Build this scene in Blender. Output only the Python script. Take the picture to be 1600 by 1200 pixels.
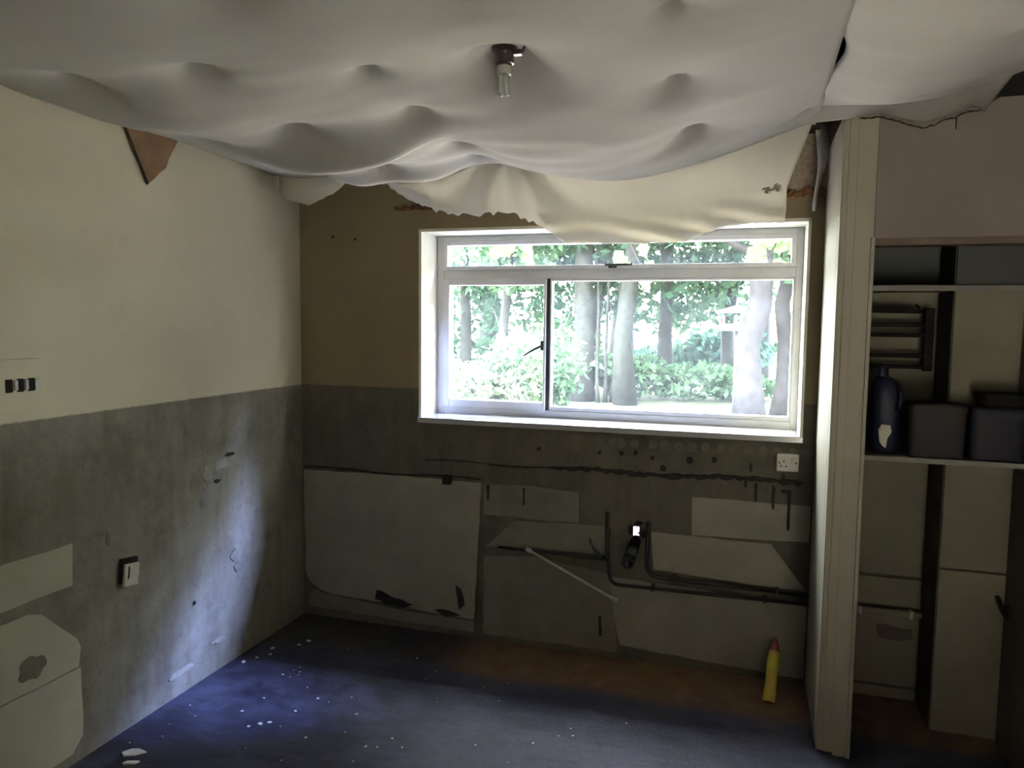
import bpy, bmesh, math, random
import numpy as np
from mathutils import Vector, Matrix, noise

for o in list(bpy.data.objects):
    bpy.data.objects.remove(o)
SC = bpy.context.scene
COL = SC.collection
rnd = random.Random(7)
pi = math.pi

# ------------------------------------------------------------------ camera
cam_d = bpy.data.cameras.new('camera')
cam_d.sensor_width = 36
cam_d.lens = 1171.9 / 1600 * 36
cam_d.clip_start = 0.05
cam = bpy.data.objects.new('camera', cam_d)
COL.objects.link(cam)
R = ((0.95428466, -0.03470587, 0.29687756, 2.28239505),
     (0.2987196, 0.07630338, -0.95128565, -3.50751521),
     (0.01036243, 0.99648046, 0.08318246, 1.62),
     (0, 0, 0, 1))
cam.matrix_world = Matrix(R)
SC.camera = cam

# ------------------------------------------------------------------ light and exposure
SKY = 70
world = bpy.data.worlds.new('overcast_sky')
SC.world = world
world.use_nodes = True
wn = world.node_tree
wn.nodes.clear()
wo = wn.nodes.new('ShaderNodeOutputWorld')
wb = wn.nodes.new('ShaderNodeBackground')
wr = wn.nodes.new('ShaderNodeValToRGB')
wx = wn.nodes.new('ShaderNodeSeparateXYZ')
wt = wn.nodes.new('ShaderNodeTexCoord')
wn.links.new(wt.outputs['Generated'], wx.inputs[0])
wn.links.new(wx.outputs['Z'], wr.inputs['Fac'])
wr.color_ramp.elements[0].position = 0.0
wr.color_ramp.elements[0].color = (0.28, 0.30, 0.28, 1)
wr.color_ramp.elements[1].position = 0.8
wr.color_ramp.elements[1].color = (0.80, 0.86, 0.90, 1)
wn.links.new(wr.outputs['Color'], wb.inputs['Color'])
wb.inputs['Strength'].default_value = SKY
wn.links.new(wb.outputs[0], wo.inputs[0])

sun_d = bpy.data.lights.new('sun', 'SUN')
sun_d.energy = 44
sun_d.color = (0.31, 0.42, 1.0)
sun_d.angle = math.radians(13)
sun = bpy.data.objects.new('sun', sun_d)
COL.objects.link(sun)
sun.rotation_euler = Vector((-1.0, -0.57, -0.84)).to_track_quat('-Z', 'Y').to_euler()

def portal(name, loc, sx, sy, dirv):
    d = bpy.data.lights.new(name, 'AREA')
    d.shape = 'RECTANGLE'; d.size = sx; d.size_y = sy
    d.cycles.is_portal = True
    o = bpy.data.objects.new(name, d)
    COL.objects.link(o)
    o.location = loc
    o.rotation_euler = Vector(dirv).to_track_quat('-Z', 'Z').to_euler()
portal('window_portal', (1.611, 0.34, 1.595), 1.82, 0.94, (0, -1, 0))
portal('rear_fill_portal', (3.15, -4.95, .95), 0.5, 1.9, (0, 1, 0))  # samples the sky through the added rear opening

SC.view_settings.view_transform = 'Standard'
SC.view_settings.look = 'None'
SC.view_settings.gamma = 1
SC.view_settings.use_curve_mapping = False
SC.view_settings.exposure = 1.38
SC.cycles.max_bounces = 12
SC.cycles.diffuse_bounces = 8
SC.cycles.transparent_max_bounces = 12
SC.cycles.sample_clamp_indirect = 6
SC.cycles.use_denoising = True

# ------------------------------------------------------------------ helpers
def tag(o, label=None, cat=None, group=None, kind=None):
    if label: o['label'] = label
    if cat: o['category'] = cat
    if group: o['group'] = group
    if kind: o['kind'] = kind
    return o

def empty(name, loc=(0, 0, 0), rz=0):
    o = bpy.data.objects.new(name, None)
    o.empty_display_size = 0.05
    COL.objects.link(o)
    o.location = loc
    o.rotation_euler = (0, 0, rz)
    return o

class MB:
    """collects shapes into one bmesh"""
    def __init__(s):
        s.bm = bmesh.new()
    def hexa(s, p):
        """8 points: bottom 4 ccw, top 4 ccw"""
        v = [s.bm.verts.new(q) for q in p]
        for f in ((3, 2, 1, 0), (4, 5, 6, 7), (0, 1, 5, 4), (1, 2, 6, 5), (2, 3, 7, 6), (3, 0, 4, 7)):
            s.bm.faces.new([v[i] for i in f])
        return v
    def box(s, x0, x1, y0, y1, z0, z1, bevel=0):
        v = s.hexa([(x0, y0, z0), (x1, y0, z0), (x1, y1, z0), (x0, y1, z0),
                    (x0, y0, z1), (x1, y0, z1), (x1, y1, z1), (x0, y1, z1)])
        if bevel:
            es = list({e for q in v for e in q.link_edges})
            bmesh.ops.bevel(s.bm, geom=es, offset=bevel, segments=2, affect='EDGES', profile=0.5)
        return s
    def prism(s, pts, axis, a, b):
        """extrude polygon pts (2D) from a to b along axis ('x': pts=(y,z); 'y': pts=(x,z); 'z': pts=(x,y))"""
        def P(p, c):
            if axis == 'x': return (c, p[0], p[1])
            if axis == 'y': return (p[0], c, p[1])
            return (p[0], p[1], c)
        A = [s.bm.verts.new(P(p, a)) for p in pts]
        B = [s.bm.verts.new(P(p, b)) for p in pts]
        n = len(pts)
        s.bm.faces.new(A[::-1]); s.bm.faces.new(B)
        for i in range(n):
            s.bm.faces.new((A[i], A[(i + 1) % n], B[(i + 1) % n], B[i]))
        return s
    def tube(s, path, rad, n=12, cap=True, hollow=0):
        path = [Vector(p) for p in path]
        rads = rad if isinstance(rad, (list, tuple)) else [rad] * len(path)
        rings = []
        up = None
        for i, p in enumerate(path):
            if i == 0: t = path[1] - p
            elif i == len(path) - 1: t = p - path[i - 1]
            else: t = (path[i + 1] - p).normalized() + (p - path[i - 1]).normalized()
            t.normalize()
            if up is None:
                up = Vector((0, 0, 1)) if abs(t.z) < 0.9 else Vector((1, 0, 0))
            a = t.cross(up).normalized()
            b = a.cross(t).normalized()
            up = b
            rings.append([s.bm.verts.new(p + (a * math.cos(2 * pi * k / n) + b * math.sin(2 * pi * k / n)) * rads[i]) for k in range(n)])
        for r0, r1 in zip(rings, rings[1:]):
            for k in range(n):
                s.bm.faces.new((r0[k], r0[(k + 1) % n], r1[(k + 1) % n], r1[k]))
        if cap:
            s.bm.faces.new(rings[0][::-1]); s.bm.faces.new(rings[-1])
        return s
    def lathe(s, prof, c=(0, 0, 0), n=24, axis='z'):
        """prof list of (r, h)"""
        rings = []
        for r, h in prof:
            ring = []
            for k in range(n):
                a = 2 * pi * k / n
                if axis == 'z': q = (c[0] + r * math.cos(a), c[1] + r * math.sin(a), c[2] + h)
                else: q = (c[0] + r * math.cos(a), c[1] + h, c[2] + r * math.sin(a))
                ring.append(s.bm.verts.new(q))
            rings.append(ring)
        for r0, r1 in zip(rings, rings[1:]):
            for k in range(n):
                s.bm.faces.new((r0[k], r0[(k + 1) % n], r1[(k + 1) % n], r1[k]))
        s.bm.faces.new(rings[0][::-1]); s.bm.faces.new(rings[-1])
        return s
    def blob(s, c, r, seed=0, sub=1, jit=0.35, flat=(1, 1, 1)):
        g = bmesh.ops.create_icosphere(s.bm, subdivisions=sub, radius=1)
        rr = random.Random(seed)
        for v in g['verts']:
            k = 1 + rr.uniform(-jit, jit)
            v.co = Vector(c) + Vector((v.co.x * r * flat[0] * k, v.co.y * r * flat[1] * k, v.co.z * r * flat[2] * k))
        return s
    def build(s, name, mat, parent=None, smooth=False, loc=None):
        bmesh.ops.recalc_face_normals(s.bm, faces=s.bm.faces[:])
        me = bpy.data.meshes.new(name)
        s.bm.to_mesh(me); s.bm.free()
        me.materials.append(mat)
        if smooth:
            me.shade_smooth()
        o = bpy.data.objects.new(name, me)
        COL.objects.link(o)
        if parent: o.parent = parent
        if loc: o.location = loc
        return o

def mesh_np(name, V, F, mat, parent=None, smooth=True):
    V = np.asarray(V, dtype=np.float32); F = np.asarray(F, dtype=np.int32)
    me = bpy.data.meshes.new(name)
    me.vertices.add(len(V)); me.vertices.foreach_set('co', V.ravel())
    k = F.shape[1]
    me.loops.add(F.size); me.loops.foreach_set('vertex_index', F.ravel())
    me.polygons.add(len(F)); me.polygons.foreach_set('loop_start', np.arange(0, F.size, k, dtype=np.int32))
    me.update(calc_edges=True)
    me.materials.append(mat)
    if smooth: me.shade_smooth()
    o = bpy.data.objects.new(name, me)
    COL.objects.link(o)
    if parent: o.parent = parent
    return o

# ------------------------------------------------------------------ materials
class NT:
    def __init__(s, name):
        s.m = bpy.data.materials.new(name)
        s.m.use_nodes = True
        s.t = s.m.node_tree
        s.t.nodes.clear()
        s.out = s.t.nodes.new('ShaderNodeOutputMaterial')
        s.pos = None
    def n(s, typ, **kw):
        q = s.t.nodes.new('ShaderNode' + typ)
        for k, v in kw.items():
            setattr(q, k, v)
        return q
    def l(s, a, b): s.t.links.new(a, b)
    def P(s):
        if s.pos is None:
            s.pos = s.n('NewGeometry').outputs['Position']
        return s.pos
    def noise(s, scale, detail=4, rough=0.6, stretch=None):
        q = s.n('TexNoise')
        q.inputs['Scale'].default_value = scale
        q.inputs['Detail'].default_value = detail
        q.inputs['Roughness'].default_value = rough
        if stretch:
            mp = s.n('Mapping'); mp.inputs['Scale'].default_value = stretch
            s.l(s.P(), mp.inputs['Vector']); s.l(mp.outputs[0], q.inputs['Vector'])
        else:
            s.l(s.P(), q.inputs['Vector'])
        return q.outputs['Fac']
    def ramp(s, fac, stops):
        q = s.n('ValToRGB')
        cr = q.color_ramp
        while len(cr.elements) < len(stops): cr.elements.new(0.5)
        for e, (p, c) in zip(cr.elements, stops):
            e.position = p
            e.color = (*c, 1) if isinstance(c, (tuple, list)) else (c, c, c, 1)
        s.l(fac, q.inputs['Fac'])
        return q.outputs['Color']
    def mix(s, fac, a, b, blend='MIX'):
        q = s.n('Mix', data_type='RGBA', blend_type=blend)
        for sock, v in ((q.inputs[0], fac), (q.inputs[6], a), (q.inputs[7], b)):
            if isinstance(v, bpy.types.NodeSocket): s.l(v, sock)
            elif isinstance(v, (int, float)): sock.default_value = v
            else: sock.default_value = (*v, 1)
        return q.outputs[2]
    def math(s, op, a, b=0.0, clamp=False):
        q = s.n('Math', operation=op, use_clamp=clamp)
        for sock, v in ((q.inputs[0], a), (q.inputs[1], b)):
            if isinstance(v, bpy.types.NodeSocket): s.l(v, sock)
            else: sock.default_value = v
        return q.outputs[0]
    def xyz(s):
        q = s.n('SeparateXYZ'); s.l(s.P(), q.inputs[0])
        return q.outputs
    def step(s, v, edge, soft):
        """0 below edge, 1 above"""
        q = s.n('MapRange'); q.interpolation_type = 'SMOOTHSTEP'
        q.inputs['From Min'].default_value = edge - soft
        q.inputs['From Max'].default_value = edge + soft
        s.l(v, q.inputs['Value'])
        return q.outputs['Result']
    def principled(s, color, rough=0.8, spec=0.3, bump=None, bstr=0.3, bdist=0.004, metal=0.0, trans=0.0, link=True):
        q = s.n('BsdfPrincipled')
        if isinstance(color, bpy.types.NodeSocket): s.l(color, q.inputs['Base Color'])
        else: q.inputs['Base Color'].default_value = (*color, 1)
        if isinstance(rough, bpy.types.NodeSocket): s.l(rough, q.inputs['Roughness'])
        else: q.inputs['Roughness'].default_value = rough
        q.inputs['Specular IOR Level'].default_value = spec
        q.inputs['Metallic'].default_value = metal
        if bump is not None:
            b = s.n('Bump'); b.inputs['Strength'].default_value = bstr; b.inputs['Distance'].default_value = bdist
            s.l(bump, b.inputs['Height']); s.l(b.outputs[0], q.inputs['Normal'])
        if link: s.l(q.outputs[0], s.out.inputs['Surface'])
        return q

def simple(name, col, col2=None, scale=6, rough=0.7, spec=0.3, bump=0.15, fine=60, metal=0.0):
    t = NT(name)
    col2 = col2 or tuple(c * 0.75 for c in col)
    f = t.noise(scale, 5)
    c = t.mix(t.ramp(f, [(0.35, 0.0), (0.68, 1.0)]), col, col2)
    t.principled(c, rough, spec, t.noise(fine, 4), bump, 0.003, metal)
    return t.m

CREAM = (0.50, 0.46, 0.335)
GREY = (0.13, 0.122, 0.09)

def wall_mat(name, cream, cream2, grey, grey2, edge=1.272, bare=None):
    t = NT(name)
    X, Y, Z = t.xyz()
    big = t.noise(1.6, 4); mid = t.noise(7, 6, 0.7); fine = t.noise(45, 5, 0.7)
    up = t.mix(t.ramp(big, [(0.35, 0.0), (0.7, 1.0)]), cream, cream2)
    up = t.mix(t.math('MULTIPLY', t.ramp(mid, [(0.55, 0.0), (0.8, 1.0)]), 0.25), up, tuple(c * 0.6 for c in cream))
    lo = t.mix(t.ramp(mid, [(0.3, 0.0), (0.72, 1.0)]), grey, grey2)
    lo = t.mix(t.ramp(fine, [(0.56, 0.0), (0.72, 0.5)]), lo, tuple(c * 0.45 for c in grey))
    drip = t.noise(5, 4, 0.6, (3.0, 3.0, 0.35))
    lo = t.mix(t.ramp(drip, [(0.5, 0.0), (0.75, 0.6)]), lo, (grey[0] * 0.75, grey[1] * 0.66, grey[2] * 0.5))
    grime = t.noise(3.2, 7, 0.72)
    lo = t.mix(t.ramp(grime, [(0.48, 0.0), (0.66, 0.6)]), lo, (grey[0] * 0.5, grey[1] * 0.47, grey[2] * 0.42))
    spots = t.noise(16, 3, 0.5)
    lo = t.mix(t.ramp(spots, [(0.66, 0.0), (0.72, 0.3)]), lo, tuple(c * 0.3 for c in grey))
    zz = t.math('ADD', Z, t.math('MULTIPLY', t.math('SUBTRACT', fine, 0.5), 0.012))
    col = t.mix(t.step(zz, edge, 0.004), lo, up)
    if bare:
        zb = t.math('ADD', Z, t.math('MULTIPLY', t.math('SUBTRACT', mid, 0.5), 0.05))
        bc = t.mix(t.ramp(fine, [(0.35, 0.0), (0.7, 1.0)]), (0.17, 0.13, 0.10), (0.30, 0.25, 0.2))
        col = t.mix(t.math('MULTIPLY', t.step(zb, bare, 0.01), t.step(X, 2.2, 0.05)), col, bc)
    hgt = t.math('ADD', t.math('MULTIPLY', fine, 0.5), t.math('MULTIPLY', t.step(zz, edge, 0.004), 0.6))
    t.principled(col, 0.75, 0.25, hgt, 0.35, 0.004)
    return t.m

M = {}
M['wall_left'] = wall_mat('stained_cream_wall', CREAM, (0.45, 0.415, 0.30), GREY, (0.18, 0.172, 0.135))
M['wall_back'] = wall_mat('stained_shaded_cream_back_wall', (0.185, 0.148, 0.092), (0.15, 0.12, 0.075), (0.072, 0.067, 0.05), (0.10, 0.093, 0.07), 1.272, 2.2)  # left wall's stained paint, with the window wall's shade put into its colours
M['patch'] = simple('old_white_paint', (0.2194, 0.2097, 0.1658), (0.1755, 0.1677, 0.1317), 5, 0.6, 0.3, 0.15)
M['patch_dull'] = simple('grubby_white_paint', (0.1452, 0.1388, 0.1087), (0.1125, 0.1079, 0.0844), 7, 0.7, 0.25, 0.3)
M['white'] = simple('white_gloss_paint', (0.6240, 0.6240, 0.6080), (0.5280, 0.5280, 0.5040), 4, 0.35, 0.5, 0.05)
M['reveal'] = simple('white_reveal_paint', (0.74, 0.71, 0.60), (0.64, 0.61, 0.50), 5, 0.6, 0.3, 0.1)
M['plastic'] = simple('white_plastic', (0.3720, 0.3660, 0.3240), (0.3120, 0.3060, 0.2640), 8, 0.35, 0.5, 0.02)
M['plastic_dirty'] = simple('dirty_white_plastic', (0.42, 0.40, 0.33), (0.3, 0.28, 0.22), 12, 0.45, 0.4, 0.05)
M['dark'] = simple('dark_hole', (0.012, 0.012, 0.012), (0.02, 0.018, 0.016), 20, 0.9, 0.1)
M['black_plastic'] = simple('black_plastic', (0.012, 0.012, 0.014), (0.02, 0.02, 0.022), 20, 0.4, 0.5, 0.02)
M['scar'] = simple('scraped_plaster', (0.11, 0.10, 0.08), (0.15, 0.14, 0.11), 20, 0.9, 0.1, 0.6)
M['scar_pale'] = simple('pale_scraped_plaster', (0.22, 0.215, 0.175), (0.17, 0.163, 0.13), 20, 0.9, 0.1, 0.6)
M['patch_left'] = simple('old_cream_paint_patch', (0.36, 0.345, 0.26), (0.31, 0.295, 0.22), 5, 0.6, 0.3, 0.15)
M['copper'] = simple('tarnished_copper', (0.0098, 0.0112, 0.0098), (0.0168, 0.0140, 0.0098), 25, 0.45, 0.5, 0.05, 80, 0.4)
M['sealant'] = simple('dark_old_sealant', (0.0150, 0.0135, 0.0108), (0.0255, 0.0234, 0.0186), 30, 0.8, 0.2, 0.4)
M['adhesive'] = simple('old_tile_adhesive', (0.095, 0.09, 0.07), (0.115, 0.11, 0.085), 20, 0.9, 0.1, 0.5)
M['rust'] = simple('brown_crumbling_plaster', (0.20, 0.10, 0.045), (0.09, 0.04, 0.025), 30, 0.95, 0.1, 0.8)
M['flake'] = simple('white_paint_flake', (0.7, 0.7, 0.68), (0.5, 0.5, 0.48), 30, 0.6, 0.4, 0.1)
M['brown_paper'] = simple('brown_backing_paper', (0.1355, 0.0806, 0.0451), (0.1934, 0.1225, 0.0710), 14, 0.9, 0.1, 0.3)
M['paper'] = simple('torn_lining_paper', (0.5, 0.46, 0.4), (0.36, 0.32, 0.27), 9, 0.9, 0.1, 0.2)
M['partition'] = simple('faded_pink_beige_paint', (0.1612, 0.1364, 0.1240), (0.1364, 0.1147, 0.1042), 3, 0.75, 0.25, 0.15)
M['post'] = simple('cream_gloss_woodwork', (0.2300, 0.2139, 0.1656), (0.1978, 0.1840, 0.1380), 4, 0.5, 0.35, 0.1)
M['trim_dark'] = simple('brown_stained_wood', (0.11, 0.075, 0.055), (0.07, 0.045, 0.035), 8, 0.6, 0.3, 0.2)
M['pantry'] = simple('pantry_white_paint', (0.1775, 0.1686, 0.1243), (0.1420, 0.1348, 0.1006), 3, 0.75, 0.2, 0.15)
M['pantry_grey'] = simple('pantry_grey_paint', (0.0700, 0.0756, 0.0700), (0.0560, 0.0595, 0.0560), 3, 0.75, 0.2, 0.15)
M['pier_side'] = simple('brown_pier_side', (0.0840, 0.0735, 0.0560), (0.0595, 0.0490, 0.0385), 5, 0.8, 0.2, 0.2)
M['brown_door'] = simple('dull_brown_door', (0.1190, 0.0875, 0.0700), (0.0910, 0.0665, 0.0560), 4, 0.6, 0.3, 0.1)
M['shelf'] = simple('pale_shelf_board', (0.1875, 0.1800, 0.1575), (0.1500, 0.1425, 0.1237), 7, 0.6, 0.3, 0.1)
M['rack'] = simple('dark_stained_rack_wood', (0.0043, 0.0034, 0.0034), (0.0072, 0.0053, 0.0048), 15, 0.7, 0.15, 0.1)
M['bottle'] = simple('dark_blue_plastic', (0.0059, 0.0069, 0.0221), (0.0078, 0.0098, 0.0294), 10, 0.5, 0.25, 0.02)
M['crate_a'] = simple('purplish_brown_plastic', (0.0206, 0.0165, 0.0173), (0.0173, 0.0140, 0.0153), 6, 0.6, 0.2, 0.05)
M['crate_b'] = simple('slate_blue_plastic', (0.0135, 0.0135, 0.0203), (0.0112, 0.0117, 0.0180), 6, 0.6, 0.2, 0.05)
M['yellow'] = simple('yellow_plastic_tube', (0.4340, 0.3220, 0.0420), (0.3500, 0.2520, 0.0350), 14, 0.4, 0.5, 0.02)
M['yellow_label'] = simple('olive_print_on_tube', (0.36, 0.33, 0.03), (0.45, 0.38, 0.04), 30, 0.45, 0.4, 0.02)
M['red'] = simple('dark_red_cap', (0.2000, 0.0240, 0.0200), (0.1440, 0.0160, 0.0160), 20, 0.4, 0.5, 0.02)
M['fitting'] = simple('brown_bakelite', (0.0300, 0.0132, 0.0120), (0.0180, 0.0090, 0.0084), 30, 0.4, 0.5, 0.05)
M['lamp_base'] = simple('grey_lamp_base', (0.30, 0.30, 0.26), (0.24, 0.24, 0.21), 30, 0.5, 0.4, 0.05)
M['steel'] = simple('dark_steel', (0.03, 0.032, 0.03), (0.05, 0.05, 0.045), 30, 0.4, 0.5, 0.1, 60, 0.5)
M['joist'] = simple('old_dark_timber', (0.05, 0.035, 0.025), (0.03, 0.022, 0.016), 8, 0.9, 0.1, 0.3)
M['bounce_paving'] = simple('pale_bounce_paving', (0.30, 0.262, 0.205), (0.26, 0.226, 0.177), 3, 0.9, 0.1, 0.3)  # for the unseen paving added as a light bouncer
M['painted_sunlit_ground'] = simple('painted_sunlit_ground', (0.5, 0.48, 0.42), (0.42, 0.40, 0.35), 3, 0.9, 0.1, 0.3)  # sunlight on the clearing, painted as a pale base colour
M['pale_bounce_ground'] = simple('pale_bounce_ground', (0.64, 0.54, 0.37), (0.58, 0.49, 0.33), 3, 0.9, 0.1, 0.3)  # kept pale so the added rear ground throws light upwards
M['room'] = simple('rear_wall_paint', (0.45, 0.42, 0.35), (0.38, 0.355, 0.29), 2, 0.8, 0.2, 0.1)

def gloss_paint():
    t = NT('white_gloss_sill_paint')
    q = t.principled((0.32, 0.32, 0.315), 0.16, 0.6, t.noise(6, 2), 0.03, 0.002)
    q.inputs['Coat Weight'].default_value = 1.0; q.inputs['Coat Roughness'].default_value = 0.08
    return t.m
M['sill'] = gloss_paint()

def lamp_glass():
    t = NT('frosted_lamp_tube')
    q = t.principled((0.55, 0.56, 0.5), 0.25, 0.5)
    q.inputs['Transmission Weight'].default_value = 0.25
    return t.m
M['tube_glass'] = lamp_glass()

def cloth_mat(name, c1, c2, tr):
    t = NT(name)
    f = t.noise(2.2, 4)
    c = t.mix(t.ramp(f, [(0.35, 0.0), (0.7, 1.0)]), c1, c2)
    d = t.n('BsdfDiffuse'); t.l(c, d.inputs['Color'])
    w = t.noise(700, 2, 0.5)
    b = t.n('Bump'); b.inputs['Strength'].default_value = 0.12; b.inputs['Distance'].default_value = 0.001
    t.l(w, b.inputs['Height']); t.l(b.outputs[0], d.inputs['Normal'])
    tl = t.n('BsdfTranslucent'); t.l(c, tl.inputs['Color'])
    mx = t.n('MixShader'); mx.inputs[0].default_value = tr
    t.l(d.outputs[0], mx.inputs[1]); t.l(tl.outputs[0], mx.inputs[2])
    t.l(mx.outputs[0], t.out.inputs['Surface'])
    return t.m
M['cloth'] = cloth_mat('cotton_dust_sheet', (0.84, 0.815, 0.735), (0.79, 0.76, 0.675), 0.45)
M['cloth2'] = cloth_mat('second_cotton_dust_sheet', (0.76, 0.72, 0.63), (0.68, 0.64, 0.55), 0.3)

def floor_mat():
    t = NT('dirty_dark_screed_floor')
    X, Y, Z = t.xyz()
    big = t.noise(2.2, 6, 0.65); mid = t.noise(9, 6, 0.7); fine = t.noise(60, 4, 0.7)
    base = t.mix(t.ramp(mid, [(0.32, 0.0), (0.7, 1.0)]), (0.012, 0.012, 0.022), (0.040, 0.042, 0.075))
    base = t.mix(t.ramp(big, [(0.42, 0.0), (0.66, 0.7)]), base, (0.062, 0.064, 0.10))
    scuff = t.noise(6, 5, 0.7, (1.0, 3.0, 1.0))
    base = t.mix(t.ramp(scuff, [(0.45, 0.0), (0.7, 0.75)]), base, (0.012, 0.011, 0.016))
    # brown strip along the window wall, near black at its left end
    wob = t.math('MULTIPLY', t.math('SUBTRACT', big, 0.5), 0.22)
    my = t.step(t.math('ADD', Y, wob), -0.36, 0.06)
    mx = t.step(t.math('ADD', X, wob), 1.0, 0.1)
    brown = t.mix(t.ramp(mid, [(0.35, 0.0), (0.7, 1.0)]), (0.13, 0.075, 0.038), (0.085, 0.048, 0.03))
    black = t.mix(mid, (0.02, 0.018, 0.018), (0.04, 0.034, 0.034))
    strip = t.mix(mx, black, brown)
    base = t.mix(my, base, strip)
    base = t.mix(t.ramp(fine, [(0.69, 0.0), (0.73, 0.8)]), base, (0.3, 0.3, 0.3))
    r = t.ramp(mid, [(0.3, 0.42), (0.7, 0.75)])
    t.principled(base, r, 0.35, t.math('ADD', fine, mid), 0.5, 0.006)
    return t.m
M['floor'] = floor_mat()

def glass_mat():
    t = NT('dusty_window_glass')
    tr = t.n('BsdfTransparent')
    gl = t.n('BsdfGlossy'); gl.inputs['Roughness'].default_value = 0.02
    df = t.n('BsdfTranslucent'); df.inputs['Color'].default_value = (0.8, 0.84, 0.82, 1)
    f = t.noise(9, 5, 0.7)
    fac = t.ramp(f, [(0.3, 0.003), (0.75, 0.010)])
    a = t.n('MixShader'); t.l(fac, a.inputs[0]); t.l(tr.outputs[0], a.inputs[1]); t.l(df.outputs[0], a.inputs[2])
    fr = t.n('Fresnel'); fr.inputs[0].default_value = 1.45
    b = t.n('MixShader'); t.l(t.math('MULTIPLY', fr.outputs[0], 0.6), b.inputs[0])
    t.l(a.outputs[0], b.inputs[1]); t.l(gl.outputs[0], b.inputs[2])
    t.l(b.outputs[0], t.out.inputs['Surface'])
    return t.m
M['glass'] = glass_mat()

def leaf_mat(name, c1, c2):
    t = NT(name)
    f = t.noise(1.7, 4)
    c = t.mix(t.ramp(f, [(0.35, 0.0), (0.65, 1.0)]), c1, c2)
    d = t.n('BsdfDiffuse'); t.l(c, d.inputs['Color'])
    tl = t.n('BsdfTranslucent'); t.l(c, tl.inputs['Color'])
    mx = t.n('MixShader'); mx.inputs[0].default_value = 0.4
    t.l(d.outputs[0], mx.inputs[1]); t.l(tl.outputs[0], mx.inputs[2])
    t.l(mx.outputs[0], t.out.inputs['Surface'])
    return t.m
M['leaf_a'] = leaf_mat('green_leaves', (0.0378, 0.0751, 0.0437), (0.0688, 0.1188, 0.0629))
M['leaf_b'] = leaf_mat('dark_green_leaves', (0.0198, 0.0436, 0.0304), (0.0329, 0.0653, 0.0392))
M['leaf_c'] = leaf_mat('fresh_green_leaves', (0.034, 0.062, 0.022), (0.046, 0.074, 0.03))
M['leaf_pale'] = leaf_mat('pale_grey_green_leaves', (0.05, 0.07, 0.045), (0.08, 0.10, 0.07))
M['bark'] = simple('grey_bark', (0.0216, 0.0239, 0.0216), (0.0124, 0.0130, 0.0124), 9, 0.9, 0.1, 0.8, 20)
M['bark_pale'] = simple('pale_lilac_bark', (0.0179, 0.0171, 0.0192), (0.0096, 0.0091, 0.0104), 7, 0.9, 0.1, 0.8, 20)
M['bird_wood'] = simple('weathered_pale_wood', (0.0750, 0.0750, 0.0715), (0.0500, 0.0500, 0.0485), 8, 0.8, 0.2, 0.3)
def grass_mat():
    t = NT('lawn')
    f = t.noise(3, 6, 0.7)
    c = t.mix(t.ramp(f, [(0.35, 0.0), (0.68, 1.0)]), (0.0275, 0.0385, 0.0220), (0.0550, 0.0660, 0.0385))
    t.principled(c, 0.9, 0.1, t.noise(40, 4), 0.6, 0.03)
    return t.m
M['grass'] = grass_mat()

# ------------------------------------------------------------------ the room shell
def struct(o, label=None):
    return tag(o, label, kind='structure')

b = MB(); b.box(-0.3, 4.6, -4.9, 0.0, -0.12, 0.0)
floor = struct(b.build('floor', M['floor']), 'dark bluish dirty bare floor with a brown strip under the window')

WT = 0.30   # outer wall thickness
WX0, WX1, WZ0, WZ1 = 0.701, 2.521, 1.125, 2.065
# back wall round the window and round the drain hole
b = MB()
b.box(-0.3, WX0, 0, WT, -0.12, 2.75)
b.box(WX1, 4.6, 0, WT, -0.12, 2.75)
b.box(WX0, WX1, 0, WT, WZ1, 2.75)
hx0, hx1, hz0, hz1 = 1.70, 1.88, 0.44, 0.74
b.box(WX0, hx0, 0, WT, -0.12, WZ0)
b.box(hx1, WX1, 0, WT, -0.12, WZ0)
b.box(hx0, hx1, 0, WT, -0.12, hz0)
b.box(hx0, hx1, 0, WT, hz1, WZ0)
# drain hole sloping down and outwards through the wall
ix0, ix1, iz0, iz1 = 1.800, 1.826, 0.595, 0.660
ox0, ox1, oz0, oz1 = 1.757, 1.79, 0.495, 0.572
def ring(y, r0, r1):
    x0, x1, z0, z1 = r0
    return [(x0, y, z0), (x1, y, z0), (x1, y, z1), (x0, y, z1)]
I = ring(0, (ix0, ix1, iz0, iz1), None); O = ring(WT, (ox0, ox1, oz0, oz1), None)
Io = ring(0, (hx0, hx1, hz0, hz1), None); Oo = ring(WT, (hx0, hx1, hz0, hz1), None)
for k in range(4):
    j = (k + 1) % 4
    b.hexa([Io[k], Io[j], Oo[j], Oo[k], I[k], I[j], O[j], O[k]])
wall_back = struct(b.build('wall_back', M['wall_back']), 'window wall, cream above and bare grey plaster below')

b = MB(); b.box(-0.3, 0, -4.9, 0.3, -0.12, 2.75)
wall_left = struct(b.build('wall_left', M['wall_left']), 'left wall, cream above a bare grey plaster band')
b = MB()   # rear wall behind the photographer, with an opening added for fill light
b.box(-0.3, 2.9, -4.9, -4.6, -0.12, 2.75); b.box(3.4, 4.6, -4.9, -4.6, -0.12, 2.75); b.box(2.9, 3.4, -4.9, -4.6, 1.9, 2.75)
wall_rear = struct(b.build('wall_rear', M['room']))
b = MB(); b.box(4.3, 4.6, -4.9, 0.3, -0.12, 2.75)
wall_right = struct(b.build('wall_right', M['room']))
b = MB(); b.box(-0.5, 4.8, -5.1, 0.55, 2.75, 2.95)
ceiling = struct(b.build('ceiling', M['joist']), 'dark void and boards above the sagging sheets')
for k in range(1, 11):
    x = .42 * k
    b = MB(); b.box(x - 0.022, x + 0.022, -4.6, 0, 2.432, 2.75)
    b.build('joist', M['joist'], ceiling)

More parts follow.
